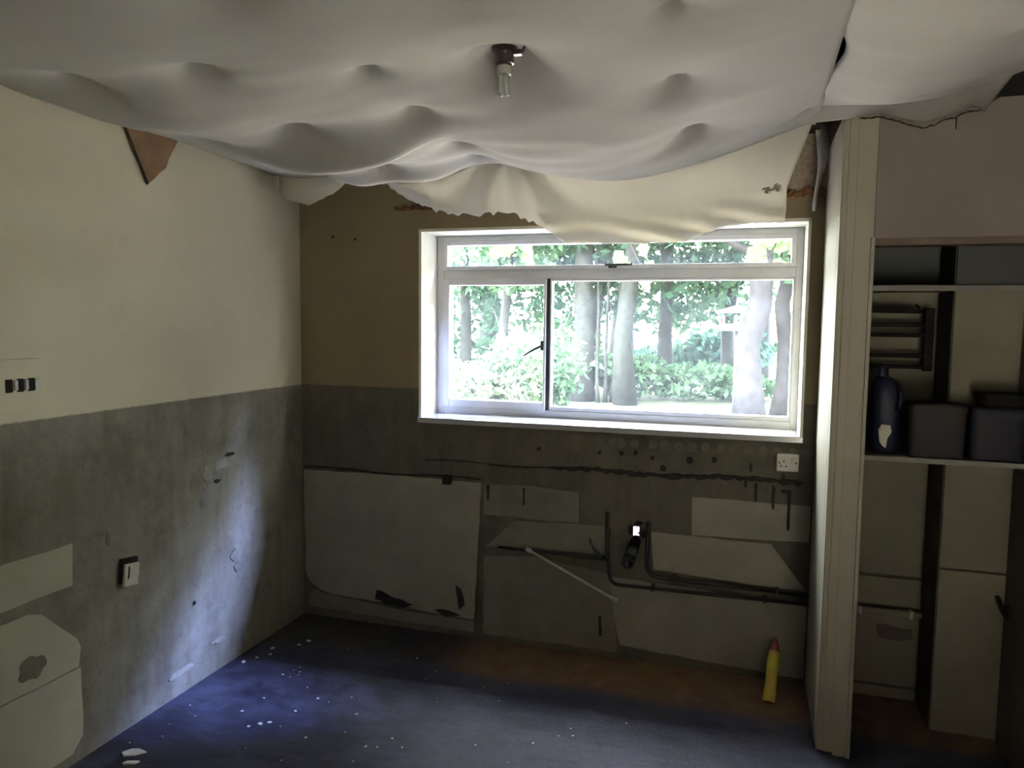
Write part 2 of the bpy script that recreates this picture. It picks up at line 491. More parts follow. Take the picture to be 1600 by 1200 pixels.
b = MB(); b.box(2.62, 4.3, -.50, -.45, 2.36, 2.75); b.build('painted_void', M['dark'], ceiling)  # dark board that paints the unlit void above the partition black

# --- left wall: paint left behind by wall units, scars
def poly_on_left(name, pts, mat, t=0.004):
    b = MB(); b.prism(pts, 'x', -0.002, t)
    return b.build(name, mat, wall_left)
def poly_on_back(name, pts, mat, t=0.004, parent=None):
    b = MB(); b.prism(pts, 'y', 0.002, -t)
    return b.build(name, mat, parent or wall_back)

def ragged(pts, step=0.03, amp=0.004, seed=1):
    rr = random.Random(seed); out = []
    n = len(pts)
    for i in range(n):
        a = pts[i]; c = pts[(i + 1) % n]
        L = math.hypot(c[0] - a[0], c[1] - a[1]); m = max(1, int(L / step))
        for k in range(m):
            f = k / m
            j = amp if k else 0
            out.append((a[0] + (c[0] - a[0]) * f + rr.uniform(-j, j), a[1] + (c[1] - a[1]) * f + rr.uniform(-j, j)))
    return out

poly_on_left('paint_patch', ragged([(-2.3, .665), (-1.474, .659), (-1.467, .812), (-2.3, .812)], .08, .003, 3), M['patch_left'])
poly_on_left('paint_patch', ragged([(-2.3, .352), (-1.46, .352), (-1.449, .425), (-1.465, .46), (-1.60, .60), (-1.65, .618), (-2.3, .618)], .07, .003, 4), M['patch_left'])
poly_on_left('paint_patch', ragged([(-2.3, .04), (-1.50, .04), (-1.455, .09), (-1.449, .16), (-1.452, .345), (-2.3, .345)], .07, .003, 5), M['patch_left'])
poly_on_left('plaster_scar', ragged([(-1.69, .40), (-1.63, .385), (-1.59, .42), (-1.60, .455), (-1.65, .475), (-1.69, .45)], .012, .007, 6), M['scar'], .0055)
for k, (y0, z0, sy, sz, mt) in enumerate([(-.83, .90, .04, .055, 'scar'), (-.75, .93, .045, .05, 'scar_pale'), (-.66, .955, .055, .04, 'scar_pale'),
                                          (-.60, .99, .05, .012, 'sealant'), (-.69, .882, .035, .012, 'dark'), (-.79, .80, .022, .025, 'scar'),
                                          (-.585, .50, .03, .04, 'scar'), (-.56, .44, .03, .03, 'scar'), (-1.31, .78, .012, .035, 'scar'), (-1.34, .81, .04, .01, 'scar'),
                                          (-.95, .10, .10, .018, 'scar_pale'), (-.70, .14, .06, .015, 'scar_pale'), (-.5, .08, .05, .03, 'scar_pale')]):
    rr = random.Random(40 + k)
    pts = [(y0 + sy * math.cos(a * pi / 8) * rr.uniform(.45, 1), z0 + sz * math.sin(a * pi / 8) * rr.uniform(.45, 1)) for a in range(16)]
    poly_on_left('plaster_scar', pts, M[mt], .0015 + .0003 * k)
b = MB(); b.lathe([(.008, 0), (.009, .004), (.004, .006)], (0, 0, 0), 10)
o = b.build('wall_plug', M['dark'], wall_left); o.rotation_euler = (0, pi / 2, 0); o.location = (0, -.859, .371)
# brown torn triangle below the sheet edge
b = MB(); b.prism(ragged([(-1.18, 2.352), (-1.065, 2.145), (-1.03, 2.17), (-1.0, 2.20), (-.965, 2.225), (-.945, 2.27), (-.885, 2.362)], .04, .004, 8), 'x', .0, .009)
tri = tag(b.build('torn_lining', M['brown_paper']), 'brown torn triangle of lining paper on the left wall below the sheet', 'torn paper')
b = MB(); b.prism([(-1.182, 2.352), (-1.068, 2.142), (-1.063, 2.148), (-1.176, 2.352)], 'x', .006, .014)
b.build('curled_edge', M['sealant'], tri)

# --- back wall: paint patches, sealant line, adhesive dabs
poly_on_back('paint_patch', ragged([(.012, .805), (.02, .24), (.045, .19), (.10, .155), (.17, .135), (.42, .125), (.55, .135), (.70, .11), (1.0, .10), (1.02, .45), (1.035, .812), (.5, .815)], .05, .003, 11), M['patch'], .012)
poly_on_back('paint_patch', ragged([(.03, .09), (.06, .15), (.18, .125), (.42, .115), (.52, .10), (.70, .095), (1.0, .09), (1.0, .03), (.5, .04), (.03, .05)], .05, .004, 12), M['patch_dull'], .006)
poly_on_back('plaster_scar', ragged([(.45, .19), (.52, .17), (.60, .155), (.66, .135), (.60, .11), (.50, .115), (.44, .14)], .03, .008, 13), M['dark'], .0135)
poly_on_back('plaster_scar', ragged([(.78, .125), (.86, .13), (.93, .11), (.85, .095)], .03, .005, 14), M['sealant'], .0135)
poly_on_back('plaster_scar', ragged([(.90, .27), (.93, .25), (.95, .17), (.92, .14), (.91, .2)], .03, .005, 15), M['sealant'], .0135)
poly_on_back('paint_patch', ragged([(1.045, .65), (1.535, .648), (1.533, .80), (1.30, .815), (1.045, .808)], .06, .003, 16), M['patch_dull'], .005)
poly_on_back('paint_patch', ragged([(1.05, .48), (1.21, .632), (1.45, .64), (1.67, .645), (1.69, .50), (1.10, .49)], .06, .003, 17), M['patch_dull'], .0055)
poly_on_back('paint_patch', ragged([(1.90, .46), (1.88, .64), (2.10, .637), (2.42, .633), (2.575, .43), (2.2, .445)], .06, .003, 18), M['patch'], .006)
poly_on_back('paint_patch', ragged([(1.69, .40), (2.575, .375), (2.578, .12), (2.578, .03), (2.2, .045), (1.75, .07), (1.72, .20)], .06, .004, 19), M['patch'], .005)
poly_on_back('paint_patch', ragged([(1.047, .03), (1.05, .44), (1.30, .46), (1.70, .41), (1.72, .19), (1.73, .03)], .06, .004, 20), M['patch_dull'], .0045)
poly_on_back('paint_patch', ragged([(2.07, .643), (2.37, .650), (2.575, .66), (2.575, .82), (2.30, .822), (2.066, .822)], .06, .002, 21), M['patch'], .009)
poly_on_back('plaster_scar', ragged([(1.64, .20), (1.655, .20), (1.66, .10), (1.645, .10)], .03, .003, 22), M['sealant'], .007)
poly_on_back('plaster_scar', ragged([(1.06, .80), (1.08, .805), (1.075, .73), (1.065, .72)], .02, .003, 24), M['sealant'], .007)
poly_on_back('plaster_scar', ragged([(1.25, .80), (1.262, .80), (1.262, .72), (1.25, .71)], .02, .003, 25), M['sealant'], .007)
# ragged dark line of old sealant where the worktop met the wall
def line_strip(x0, x1, z0, z1, w, seed, t):
    rr = random.Random(seed); n = int((x1 - x0) / .022); top = []; bot = []
    for i in range(n + 1):
        f = i / n; x = x0 + (x1 - x0) * f; z = z0 + (z1 - z0) * f + .006 * math.sin(9 * x)
        top.append((x, z + w * rr.uniform(.15, .7))); bot.append((x, z - w * rr.uniform(.15, 1.0)))
    return top + bot[::-1]
poly_on_back('sealant_line', line_strip(1.42, 2.54, .910, .925, .018, 31, .01), M['sealant'], .012)
poly_on_back('sealant_line', line_strip(.72, 1.42, .905, .912, .006, 32, .006), M['sealant'], .008)
poly_on_back('sealant_line', line_strip(.012, 1.03, .822, .826, .006, 33, .006), M['sealant'], .009)
rr = random.Random(5)
for k in range(16):
    x = 1.62 + k * .062 + rr.uniform(-.012, .012)
    pts = [(x + .024 * math.cos(a * pi / 5) * rr.uniform(.75, 1), 1.055 + rr.uniform(-.004, .004) + .026 * math.sin(a * pi / 5) * rr.uniform(.75, 1)) for a in range(10)]
    poly_on_back('adhesive_dab', pts, M['adhesive'], .006)
for k, (x, z, r) in enumerate([(1.735, 1.005, .014), (1.80, 1.01, .013), (1.88, .99, .012), (2.05, .99, .02), (1.63, 1.0, .01), (1.33, 1.0, .012), (1.93, .945, .018), (2.16, 1.0, .014)]):
    rr = random.Random(70 + k)
    pts = [(x + r * math.cos(a * pi / 4) * rr.uniform(.7, 1), z + r * math.sin(a * pi / 4) * rr.uniform(.7, 1)) for a in range(8)]
    poly_on_back('plaster_scar', pts, M['sealant'], .0075)
for k, (x, z0, z1) in enumerate([(2.30, .88, .93), (2.345, .82, .91), (2.42, .79, .90), (2.46, .90, .96), (2.487, .70, .885), (2.32, .95, 1.0)]):
    rr = random.Random(90 + k)
    pts = [(x - .006, z1), (x + .007, z1 - .01), (x + .005, (z0 + z1) / 2), (x + .006, z0 + .01), (x - .002, z0), (x - .008, z0 + .02)]
    poly_on_back('sealant_drip', pts, M['sealant'], .0115)
b = MB(); b.box(2.452, 2.492, -.012, 0, .872, .884, .002); b.build('pipe_clip', M['sealant'], wall_back)
b = MB(); b.box(.828, .875, -.03, 0, .79, .838, .006); b.build('unit_bracket', M['sealant'], wall_back)
# screw heads in the cream wall
for x, z in ((.33, 2.035), (.20, 2.05)):
    b = MB(); b.lathe([(.006, 0), (.007, -.005), (.004, -.008)], (x, 0, z), 8, 'y'); b.build('wall_plug', M['dark'], wall_back)
# crumbling plaster lumps where the ceiling board was torn away
for k in range(9):
    x = .575 + .022 * k
    b = MB(); b.blob((x, -.012, 2.183 + rnd.uniform(-.006, .008)), .02, 200 + k, 1, .4, (1, .9, .65)); b.build('plaster_lump', M['rust'], wall_back)
for k in range(8):
    x = 2.435 + .019 * k
    b = MB(); b.blob((x, -.012, 2.185 + rnd.uniform(-.01, .01)), .022, 230 + k, 1, .4, (1, .9, .8)); b.build('plaster_lump', M['rust'], wall_back)

# --- window recess trim and window
b = MB()
b.box(WX0 - .012, WX0 + .003, -.004, .2, WZ0, WZ1 + .004, .001)
b.box(WX1 - .003, WX1 + .010, -.006, .2, WZ0, WZ1 + .012, .001)
b.box(WX0 - .012, WX1 + .010, -.006, .2, WZ1 - .003, WZ1 + .012, .001)
trim_1 = struct(b.build('trim_1', M['reveal']), 'white painted lining of the window recess')
win = empty('window_1', (0, 0, 0)); struct(win, 'wide white framed window with a top light over two panes')
b = MB(); b.box(WX0 - .012, WX1 + .012, -.022, .215, WZ0 - .026, WZ0 + .003, .004); b.build('window_sill', M['sill'], win)
FY = .2
def rect_frame(x0, x1, z0, z1, gx0, gx1, gz0, gz1, y0, y1, bev=.003):
    b = MB()
    b.box(x0, gx0, y0, y1, z0, z1, bev); b.box(gx1, x1, y0, y1, z0, z1, bev)
    b.box(gx0, gx1, y0, y1, z0, gz0, bev); b.box(gx0, gx1, y0, y1, gz1, z1, bev)
    return b
OUTX0, OUTX1, OUTZ0, OUTZ1 = WX0 + .003, WX1 - .003, WZ0, WZ1 - .003
b = rect_frame(OUTX0, OUTX1, OUTZ0, OUTZ1, .742, 2.488, 1.165, 2.035, FY, FY + .09); b.build('window_frame', M['white'], win)
b = MB(); b.box(.742, 2.488, FY + .004, FY + .09, 1.838, 1.884, .003); b.build('transom', M['white'], win)
b = MB(); b.box(1.303, 1.322, FY + .012, FY + .09, 1.165, 1.838, .003); b.build('mullion', M['steel'], win)
tl = rect_frame(.742, 2.488, 1.884, 2.035, .764, 2.464, 1.905, 2.012, FY - .006, FY + .06).build('top_light', M['white'], win)
cs = rect_frame(.742, 1.303, 1.165, 1.838, .776, 1.291, 1.205, 1.806, FY - .008, FY + .05).build('casement', M['white'], win)
fx = rect_frame(1.322, 2.488, 1.165, 1.838, 1.331, 2.477, 1.186, 1.825, FY + .006, FY + .05).build('fixed_light', M['white'], win)
for par, (x0, x1, z0, z1) in ((tl, (.76, 2.468, 1.90, 2.016)), (cs, (.772, 1.295, 1.20, 1.81)), (fx, (1.327, 2.481, 1.18, 1.829))):
    b = MB(); b.box(x0, x1, FY + .026, FY + .030, z0, z1); b.build('pane', M['glass'], par)
b = MB(); b.box(1.605, 1.738, FY - .03, FY - .018, 1.897, 1.907, .002); b.box(1.62, 1.66, FY - .02, FY - .004, 1.886, 1.905, .002)
b.tube([(1.73, FY - .024, 1.902), (1.735, FY - .024, 1.915)], .004, 8)
b.build('window_stay', M['steel'], tl)
b = MB(); b.tube([(1.194, FY - .03, 1.446), (1.24, FY - .032, 1.474), (1.289, FY - .03, 1.498)], [.005, .007, .008], 10)
b.box(1.283, 1.301, FY - .032, FY - .007, 1.475, 1.525, .003)
b.build('casement_handle', M['steel'], cs)

# --- pantry partition on the right
PX, PY = 2.585, -.56
b = MB()
b.box(PX + .115, 4.3, PY, PY + .075, 1.925, 2.385)
b.box(PX + .03, PX + .075, PY + .075, 0, 0, 2.385)
wall_partition = struct(b.build('wall_partition', M['partition']), 'pinkish beige wall over the pantry doorway')
b = MB()
b.prism([(PX, .012), (PX + .012, .016), (PX + .03, .01), (PX + .055, .012), (PX + .062, 0), (PX + .113, 0), (PX + .115, .02), (PX + .115, 2.362), (PX, 2.362)], 'y', PY, PY + .08)
bmesh.ops.bevel(b.bm, geom=[e for e in b.bm.edges if abs((e.verts[0].co - e.verts[1].co).z) > 1.5], offset=.006, segments=2, affect='EDGES')
b.build('corner_post', M['post'], wall_partition)
b = MB(); b.box(PX, PX + .03, PY + .08, 0, .01, 2.362); b.build('side_lining', M['post'], wall_partition)
b = MB(); b.box(PX + .02, PX + .05, PY - .006, PY, .03, 2.345, .002); b.build('cover_strip', M['post'], wall_partition)
b = MB(); b.box(PX + .104, PX + .118, PY - .008, PY + .08, .0, 1.93, .002); 
b.build('door_lining', M['trim_dark'], wall_partition).data.materials[0] = M['post']
b = MB(); b.box(PX + .118, 3.5, PY - .004, PY + .075, 1.900, 1.924, .001); b.build('door_stop', M['trim_dark'], wall_partition)

# pantry interior
b = MB(); b.box(2.66, 3.3, -.012, -.001, 1.09, 2.385); b.build('upper_lining', M['pantry'], wall_back)
wall_panels = [(.548, 1.085), (.412, .540), (.06, .405), (.0, .054)]
for z0, z1 in wall_panels:
    b = MB(); b.box(2.76, 3.029, -.014, -.001, z0 + .002, z1 - .002, .003); b.build('wall_panel', M['pantry'], wall_back)
poly_on_back('rust_stain', ragged([(2.86, .325), (3.0, .32), (3.005, .275), (2.95, .262), (2.87, .27)], .03, .01, 51), M['pier_side'], .0155)
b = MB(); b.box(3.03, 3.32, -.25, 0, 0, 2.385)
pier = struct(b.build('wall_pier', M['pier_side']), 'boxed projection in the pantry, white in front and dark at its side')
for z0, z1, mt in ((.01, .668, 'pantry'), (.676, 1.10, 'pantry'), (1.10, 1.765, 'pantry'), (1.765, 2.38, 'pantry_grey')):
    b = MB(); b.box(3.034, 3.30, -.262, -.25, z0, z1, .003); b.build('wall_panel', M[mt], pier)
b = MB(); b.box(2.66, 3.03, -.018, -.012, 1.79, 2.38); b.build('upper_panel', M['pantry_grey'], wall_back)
b = MB(); b.box(3.262, 3.30, -1.15, -.262, 0, 2.38)
dr = struct(b.build('door_2', M['brown_door']), 'dull brown door at the right of the pantry')
b = MB(); b.tube([(3.262, -.235 - .08, .56), (3.235, -.32, .56)], .008, 8); b.tube([(3.235, -.27, .585), (3.235, -.33, .56), (3.235, -.40, .535)], [.008, .011, .008], 8)
b.build('door_handle', M['steel'], dr)
b = MB(); b.tube([(2.70, -.03, .392), (3.03, -.03, .392)], .014, 12)
pp = tag(b.build('wall_pipe', M['pantry']), 'pale horizontal pipe low on the pantry back wall', 'pipe')
for x in (2.79, 2.99):
    b = MB(); b.box(x - .008, x + .008, -.047, -.012, .374, .410, .003); b.build('pipe_clip', M['plastic'], pp)
# shelves
sh = empty('pantry_shelf', (2.98, -.25, 1.13)); tag(sh, 'pale pantry shelf carrying the blue bottle and two crates', 'shelf')
b = MB(); b.box(2.662, 3.26, -.44, -.264, 1.112, 1.132, .002); b.box(2.662, 3.028, -.264, -.016, 1.112, 1.132, .002); b.build('board', M['shelf'], sh).matrix_parent_inverse = sh.matrix_basis.inverted()
sh.location = (2.98, -.25, 1.13)
b = MB(); b.box(2.662, 2.69, -.43, -.02, 1.082, 1.112, .002); b.build('bearer', M['pantry'], sh)
us = empty('pantry_shelf', (2.98, -.25, 1.765)); tag(us, 'narrow upper pantry shelf with a pale front edge, above the slatted rack', 'shelf')
b = MB(); b.box(2.662, 3.26, -.285, -.264, 1.752, 1.774, .002); b.build('front_rail', M['shelf'], us)
b = MB(); b.box(2.662, 3.028, -.264, -.02, 1.756, 1.770, .001); b.build('board', M['trim_dark'], us)
for s_ in (sh, us):
    for c in s_.children:
        c.matrix_parent_inverse = Matrix.Translation(s_.location).inverted()

# slatted rack hanging in the recess
rk = empty('slatted_rack', (2.87, -.06, 1.45)); tag(rk, 'dark wooden slatted rack hung above the blue bottle in the pantry', 'rack')
inv = Matrix.Translation(rk.location).inverted()
def part(b, name, mat, par, root=None, smooth=False):
    o = b.build(name, mat, par, smooth)
    if root is None: o.matrix_parent_inverse = Matrix.Translation(par.location).inverted()
    return o
b = MB(); b.prism([(2.73, 1.672), (2.96, 1.668), (2.965, 1.684), (2.93, 1.688), (2.915, 1.698), (2.73, 1.700)], 'y', -.10, -.075); part(b, 'top_rail', M['rack'], rk)
for z in (1.622, 1.581, 1.497, 1.452):
    b = MB(); b.box(2.73, 2.975, -.098, -.08, z - .009, z + .009, .003); part(b, 'slat', M['rack'], rk)
for x in (2.985, 2.725):
    b = MB(); b.box(x - .017, x + .017, -.105, -.072, 1.435, 1.69, .004); part(b, 'stile', M['rack'], rk)
for x in (2.76, 2.95):
    b = MB(); b.tube([(x, -.075, 1.685), (x, -.05, 1.70), (x, -.012, 1.705)], .005, 8); part(b, 'hook', M['steel'], rk)

# bottle
bt = empty('plastic_bottle', (2.80, -.33, 1.132)); tag(bt, 'dark blue plastic bottle with a pale label at left of the pantry shelf', 'bottle')
def superellipse_loft(b, prof, n=24, p=3.0):
    """prof: (half width x, half depth y, z, dx)"""
    rings = []
    for hx, hy, z, dx in prof:
        r_ = []
        for k in range(n):
            a = 2 * pi * k / n; c, s = math.cos(a), math.sin(a)
            r_.append(b.bm.verts.new((dx + hx * math.copysign(abs(c) ** (2 / p), c), hy * math.copysign(abs(s) ** (2 / p), s), z)))
        rings.append(r_)
    for r0, r1 in zip(rings, rings[1:]):
        for k in range(n): b.bm.faces.new((r0[k], r0[(k + 1) % n], r1[(k + 1) % n], r1[k]))
    b.bm.faces.new(rings[0][::-1]); b.bm.faces.new(rings[-1])
    return b
b = superellipse_loft(MB(), [(.045, .05, 0, 0), (.05, .056, .008, 0), (.05, .056, .21, 0), (.049, .054, .24, 0), (.043, .048, .268, -.003), (.032, .036, .286, -.008), (.019, .019, .294, -.014), (.018, .018, .298, -.014)])
b.build('body', M['bottle'], bt, True)
b = MB(); b.lathe([(.02, .293), (.021, .297), (.021, .325), (.018, .33)], (-.014, 0, 0), 16); b.build('cap', M['bottle'], bt)
b = MB(); b.tube([(.030, -.030, .272), (.040, -.052, .250), (.042, -.064, .222), (.040, -.062, .190), (.034, -.050, .168)], .009, 10); b.build('handle', M['bottle'], bt, True)
b = MB(); b.prism([(-.022, .045), (-.012, .03), (.0, .022), (.004, .06), (.018, .085), (.012, .11), (-.018, .112), (-.028, .09)], 'y', -.059, -.050); b.build('bottle_label', M['plastic_dirty'], bt)

def crate(name, label, mat, x0, x1, y0, y1, z0, h):
    r_ = empty(name, ((x0 + x1) / 2, (y0 + y1) / 2, z0)); tag(r_, label, 'crate')
    hx, hy = (x1 - x0) / 2, (y1 - y0) / 2
    b = superellipse_loft(MB(), [(hx * .90, hy * .9, 0, 0), (hx * .93, hy * .93, .01, 0), (hx * .97, hy * .97, h - .03, 0), (hx * .97, hy * .97, h - .028, 0)], 32, 6)
    b.build('tub', mat, r_, True)
    b = superellipse_loft(MB(), [(hx * .99, hy * .99, h - .032, 0), (hx, hy, h - .028, 0), (hx, hy, h - .008, 0), (hx * .96, hy * .96, h, 0)], 32, 6)
    b.build('lid', mat, r_)
    return r_
crate('storage_crate', 'purplish brown lidded storage crate in the middle of the pantry shelf', M['crate_a'], 2.865, 3.065, -.435, -.285, 1.132, .20)
crate('storage_crate', 'slate blue storage crate at right end of the pantry shelf', M['crate_b'], 3.068, 3.255, -.435, -.285, 1.132, .19)
tr = empty('shallow_tray', (3.18, -.36, 1.323)); tag(tr, 'dark shallow tray lying on top of the slate blue crate', 'tray')
b = superellipse_loft(MB(), [(.066, .06, 0, 0), (.072, .066, .012, 0), (.078, .07, .04, 0), (.078, .07, .044, 0), (.072, .064, .044, 0), (.066, .06, .02, 0)], 28, 5); b.build('dish', M['rack'], tr)
b = superellipse_loft(MB(), [(.081, .073, .042, 0), (.081, .073, .052, 0), (.078, .07, .054, 0)], 28, 5); b.build('rim', M['rack'], tr)

# ------------------------------------------------------------------ dust sheets
CX0, CX1 = .012, 2.50
YB = -.38
YR = -4.58
NX, NY, NV = 150, 250, 44
NAIL = [(.88, -1.82), (.45, -1.79), (1.272, -1.615), (1.25, -1.26), (2.074, -1.26), (1.268, -.91), (1.25, -.66), (2.085, -.835), (.83, -1.28), (.40, -1.20), (.84, -.72), (.42, -.72),
        (2.45, -.69), (2.46, -1.32), (1.68, -2.05), (2.1, -1.75), (2.46, -1.85), (1.26, -2.2), (.42, -2.4), (.84, -2.45), (1.68, -2.6), (2.1, -2.4), (.42, -3.1), (1.26, -3.0), (2.1, -3.1), (.84, -3.7), (1.68, -3.7), (1.26, -4.3), (2.1, -4.3)]
NAIL = [(x, y, 2.372) for x, y in NAIL]
LX, LY = 1.624, -1.498
NAIL += [(LX + .065 * math.cos(k * pi / 5), LY + .065 * math.sin(k * pi / 5), 2.374) for k in range(10)] + [(LX, LY, 2.376)]

def cusp(x, pts, sags):
    """hanging curve through the points with a sag between each pair"""
    for (a, za), (c, zc), s in zip(pts, pts[1:], sags):
        if x <= c or (c, zc) == pts[-1]:
            t = min(1, max(0, (x - a) / (c - a)))
            g = (1 - abs(2 * t - 1) ** 1.7)
            return za + (zc - za) * t - s * g, g * s
def top_curve(x):
    return cusp(x, [(0, 2.34), (.56, 2.315), (1.267, 2.366), (2.51, 2.41)], [.03, .10, .165])

def solve(xs, ys, zl, zr, zrear, zback, nails, load, iters=900):
    nx, ny = len(xs), len(ys)
    Z = np.full((ny, nx), 2.34)
    fix = np.zeros((ny, nx), bool)
    Z[:, 0] = zl; Z[:, -1] = zr; Z[0, :] = zrear; Z[-1, :] = zback
    fix[:, 0] = fix[:, -1] = True; fix[0, :] = fix[-1, :] = True
    dx = xs[1] - xs[0]; dy = ys[1] - ys[0]
    for x, y, z in nails:
        i = int(round((x - xs[0]) / dx)); j = int(round((y - ys[0]) / dy))
        if 0 < i < nx - 1 and 0 < j < ny - 1:
            Z[j, i] = z; fix[j, i] = True
    ax, ay = 1 / dx ** 2, 1 / dy ** 2
    den = 2 * (ax + ay); w = 1.93
    jj, ii = np.meshgrid(np.arange(ny), np.arange(nx), indexing='ij')
    masks = [((ii + jj) % 2 == p) & ~fix for p in (0, 1)]
    for m in masks: m[0, :] = m[-1, :] = False; m[:, 0] = m[:, -1] = False
    for _ in range(iters):
        for m in masks:
            N = np.zeros_like(Z)
            N[1:-1, 1:-1] = ((Z[1:-1, :-2] + Z[1:-1, 2:]) * ax + (Z[:-2, 1:-1] + Z[2:, 1:-1]) * ay - load[1:-1, 1:-1]) / den
            Z[m] += w * (N[m] - Z[m])
    return Z

xs = np.linspace(CX0, CX1, NX); ys = np.linspace(YR, YB, NY)
XX, YY = np.meshgrid(xs, ys)
load = .85 + .75 * np.exp(-((YY + .62) / .45) ** 2)
load += 1.5 * np.exp(-(((XX - .75) / .35) ** 2 + ((YY + 1.05) / .14) ** 2))
load += 1.2 * np.exp(-(((XX - .50) / .35) ** 2 + ((YY + 1.50) / .16) ** 2))
load += 1.6 * np.exp(-(((XX - 1.75) / .45) ** 2 + ((YY + .56) / .14) ** 2))
load += 1.2 * np.exp(-(((XX - .80) / .3) ** 2 + ((YY + .54) / .12) ** 2))
zl = 2.355 + .012 * np.sin(ys * 5.3) + .006 * np.sin(ys * 13)
zl -= .02 * np.clip((ys + .60) / .22, 0, 1) ** 1.3
zr = 2.378 + .012 * np.sin(ys * 4.1 + 1)
zb = np.array([top_curve(x)[0] for x in xs]); sg = np.array([top_curve(x)[1] for x in xs])
zl[-1] = zb[0]; zr[-1] = zb[-1]
Zc = solve(xs, ys, zl, zr, np.full(NX, 2.34), zb, NAIL, load)
ye = YB - .35 * sg + np.where(xs < .56, .19 * (1 - xs / .56), 0)
V = []
for j in range(NY):
    
    for i in range(NX):
        y = ys[j] + (ye[i] - YB) * max(0, 1 - (YB - ys[j]) / .5) ** 2
        edge = min(1, (xs[i] - CX0) / .15, (CX1 - xs[i]) / .15, (YB - ys[j]) / .12)
        q = Vector((xs[i], ys[j], 0))
        wv = .010 * noise.noise(q * 2.6) + .006 * noise.noise(Vector((xs[i] * 3, ys[j] * 11, 3.0)))
        xg = xs[i]
        fx_ = math.exp(-((xg - .90) / .34) ** 4)
        d1 = (ys[j] + 1.08 + .10 * (xg - .9)) / (.10 if ys[j] < -1.08 - .10 * (xg - .9) else .035)
        wv -= .055 * fx_ * math.exp(-d1 * d1)
        fx2 = math.exp(-((xg - .88) / .30) ** 4)
        d2 = (ys[j] + .62) / (.08 if ys[j] < -.62 else .03)
        wv -= .045 * fx2 * math.exp(-d2 * d2)
        V.append((xg, y, Zc[j, i] + wv * max(0, edge)))
# hanging front part
BX = [0, .12, .27, .45, .56, .69, .84, 1.0, 1.20, 1.32, 1.46, 1.80, 2.0, 2.18, 2.34, 2.51]
BXX = [.014, .10, .255, .43, .56, .689, .847, 1.002, 1.269, 1.385, 1.527, 1.85, 2.03, 2.17, 2.28, 2.418]
BZ = [2.255, 2.205, 2.165, 2.215, 2.295, 2.227, 2.136, 2.088, 2.094, 2.049, 1.957, 1.945, 1.952, 2.005, 2.016, 2.019]
xb = np.interp(xs, BX, BXX); zbot = np.interp(xs, BX, BZ)
rj = random.Random(3)
jag = np.array([rj.uniform(-1, 1) for _ in xs])
zbot = zbot + np.where((xs > .58) & (xs < 1.32), .011 * jag, .003 * jag)
base = len(V) - NX
for r in range(1, NV + 1):
    v = r / NV
    for i in range(NX):
        f = min(1, v / .66)
        x = xs[i] + (xb[i] - xs[i]) * (f if xs[i] > 1.95 else v)
        z = zb[i] + (zbot[i] - zb[i]) * v
        yb = (YB + .03) if xs[i] > .56 else ye[i] - .01
        y = ye[i] + (yb - ye[i]) * (v ** .8) - .05 * math.sin(pi * v) * min(1, sg[i] / .1) * .6
        dx_, dz_ = x - 1.267, 2.39 - z
        rad = math.hypot(dx_, dz_); ang = math.atan2(dx_, dz_)
        fade = max(0, 1 - rad / .75) * min(1, rad / .06)
        y -= .045 * math.sin(8 * ang + 1.2) * fade
        # folds from the left-hand nail
        dx2, dz2 = x - .56, 2.33 - z
        ang2 = math.atan2(dz2, dx2 + 1e-6); rad2 = math.hypot(dx2, dz2)
        if dx2 > 0: y -= .05 * math.sin(18 * ang2) * max(0, 1 - rad2 / .55) * min(1, rad2 / .08)
        # crumpled hem
        hem = max(0, (v - .62) / .38) if xs[i] > 1.35 else 0
        y -= hem * (.016 * math.sin(70 * z + 7 * math.sin(3.1 * x)) + .018 * noise.noise(Vector((x * 6, z * 22, 1.0))))
        y -= .010 * noise.noise(Vector((x * 3, z * 4, 7.0)))
        
        V.append((max(x, .012), y, z))
NR = NY + NV
V = np.array(V)
F = []
for j in range(NR - 1):
    for i in range(NX - 1):
        a = j * NX + i
        F.append((a, a + 1, a + 1 + NX, a + NX))
F = np.array(F)
cen = V[F].mean(1)
# two little torn holes near the right end of the hanging front
hole = np.zeros(len(F), bool)
for hx, hz, rx, rz in ((2.338, 2.143, .016, .012), (2.374, 2.149, .014, .017)):
    hole |= (np.arange(len(F)) >= (NY - 1) * (NX - 1)) & ((((cen[:, 0] - hx) / rx) ** 2 + ((cen[:, 2] - hz) / rz) ** 2) < 1)
F = F[~hole]
sheet = tag(mesh_np('dust_sheet', V, F, M['cloth']), 'large off white dust sheet nailed up as a sagging ceiling and hanging over the window', 'dust sheet')

# second sheet over the pantry side
X2 = np.linspace(2.475, 4.25, 90); Y2 = np.linspace(YR, -.62, 200)
N2 = [(x, y, 2.385) for x, y in [(2.94, -1.3), (3.0, -.95), (3.12, -.98), (2.94, -1.75), (3.4, -1.4), (3.0, -2.4), (3.6, -2.3), (3.2, -3.2), (3.8, -3.6), (2.8, -3.9), (3.6, -1.0)]]
l2 = np.full((len(Y2), len(X2)), 1.0) + 2.2 * np.exp(-((Y2[:, None] + .88) / .14) ** 2) / (1 + np.exp((X2[None, :] - 2.92) / .03)) - .5 / (1 + np.exp((3.0 - X2[None, :]) / .03))
zl2 = 2.388 + .01 * np.sin(Y2 * 3)
def edge2(x):
    return float(np.interp(x, [2.475, 2.62, 2.75, 2.95, 3.02, 3.06, 3.12, 3.6, 4.25], [2.385, 2.37, 2.36, 2.365, 2.385, 2.408, 2.415, 2.42, 2.42]))
zb2 = np.array([edge2(x) for x in X2])
zl2[-1] = zb2[0]
Z2 = solve(X2, Y2, zl2, np.full(len(Y2), 2.39), np.full(len(X2), 2.36), zb2, N2, l2, 600)
V2 = []
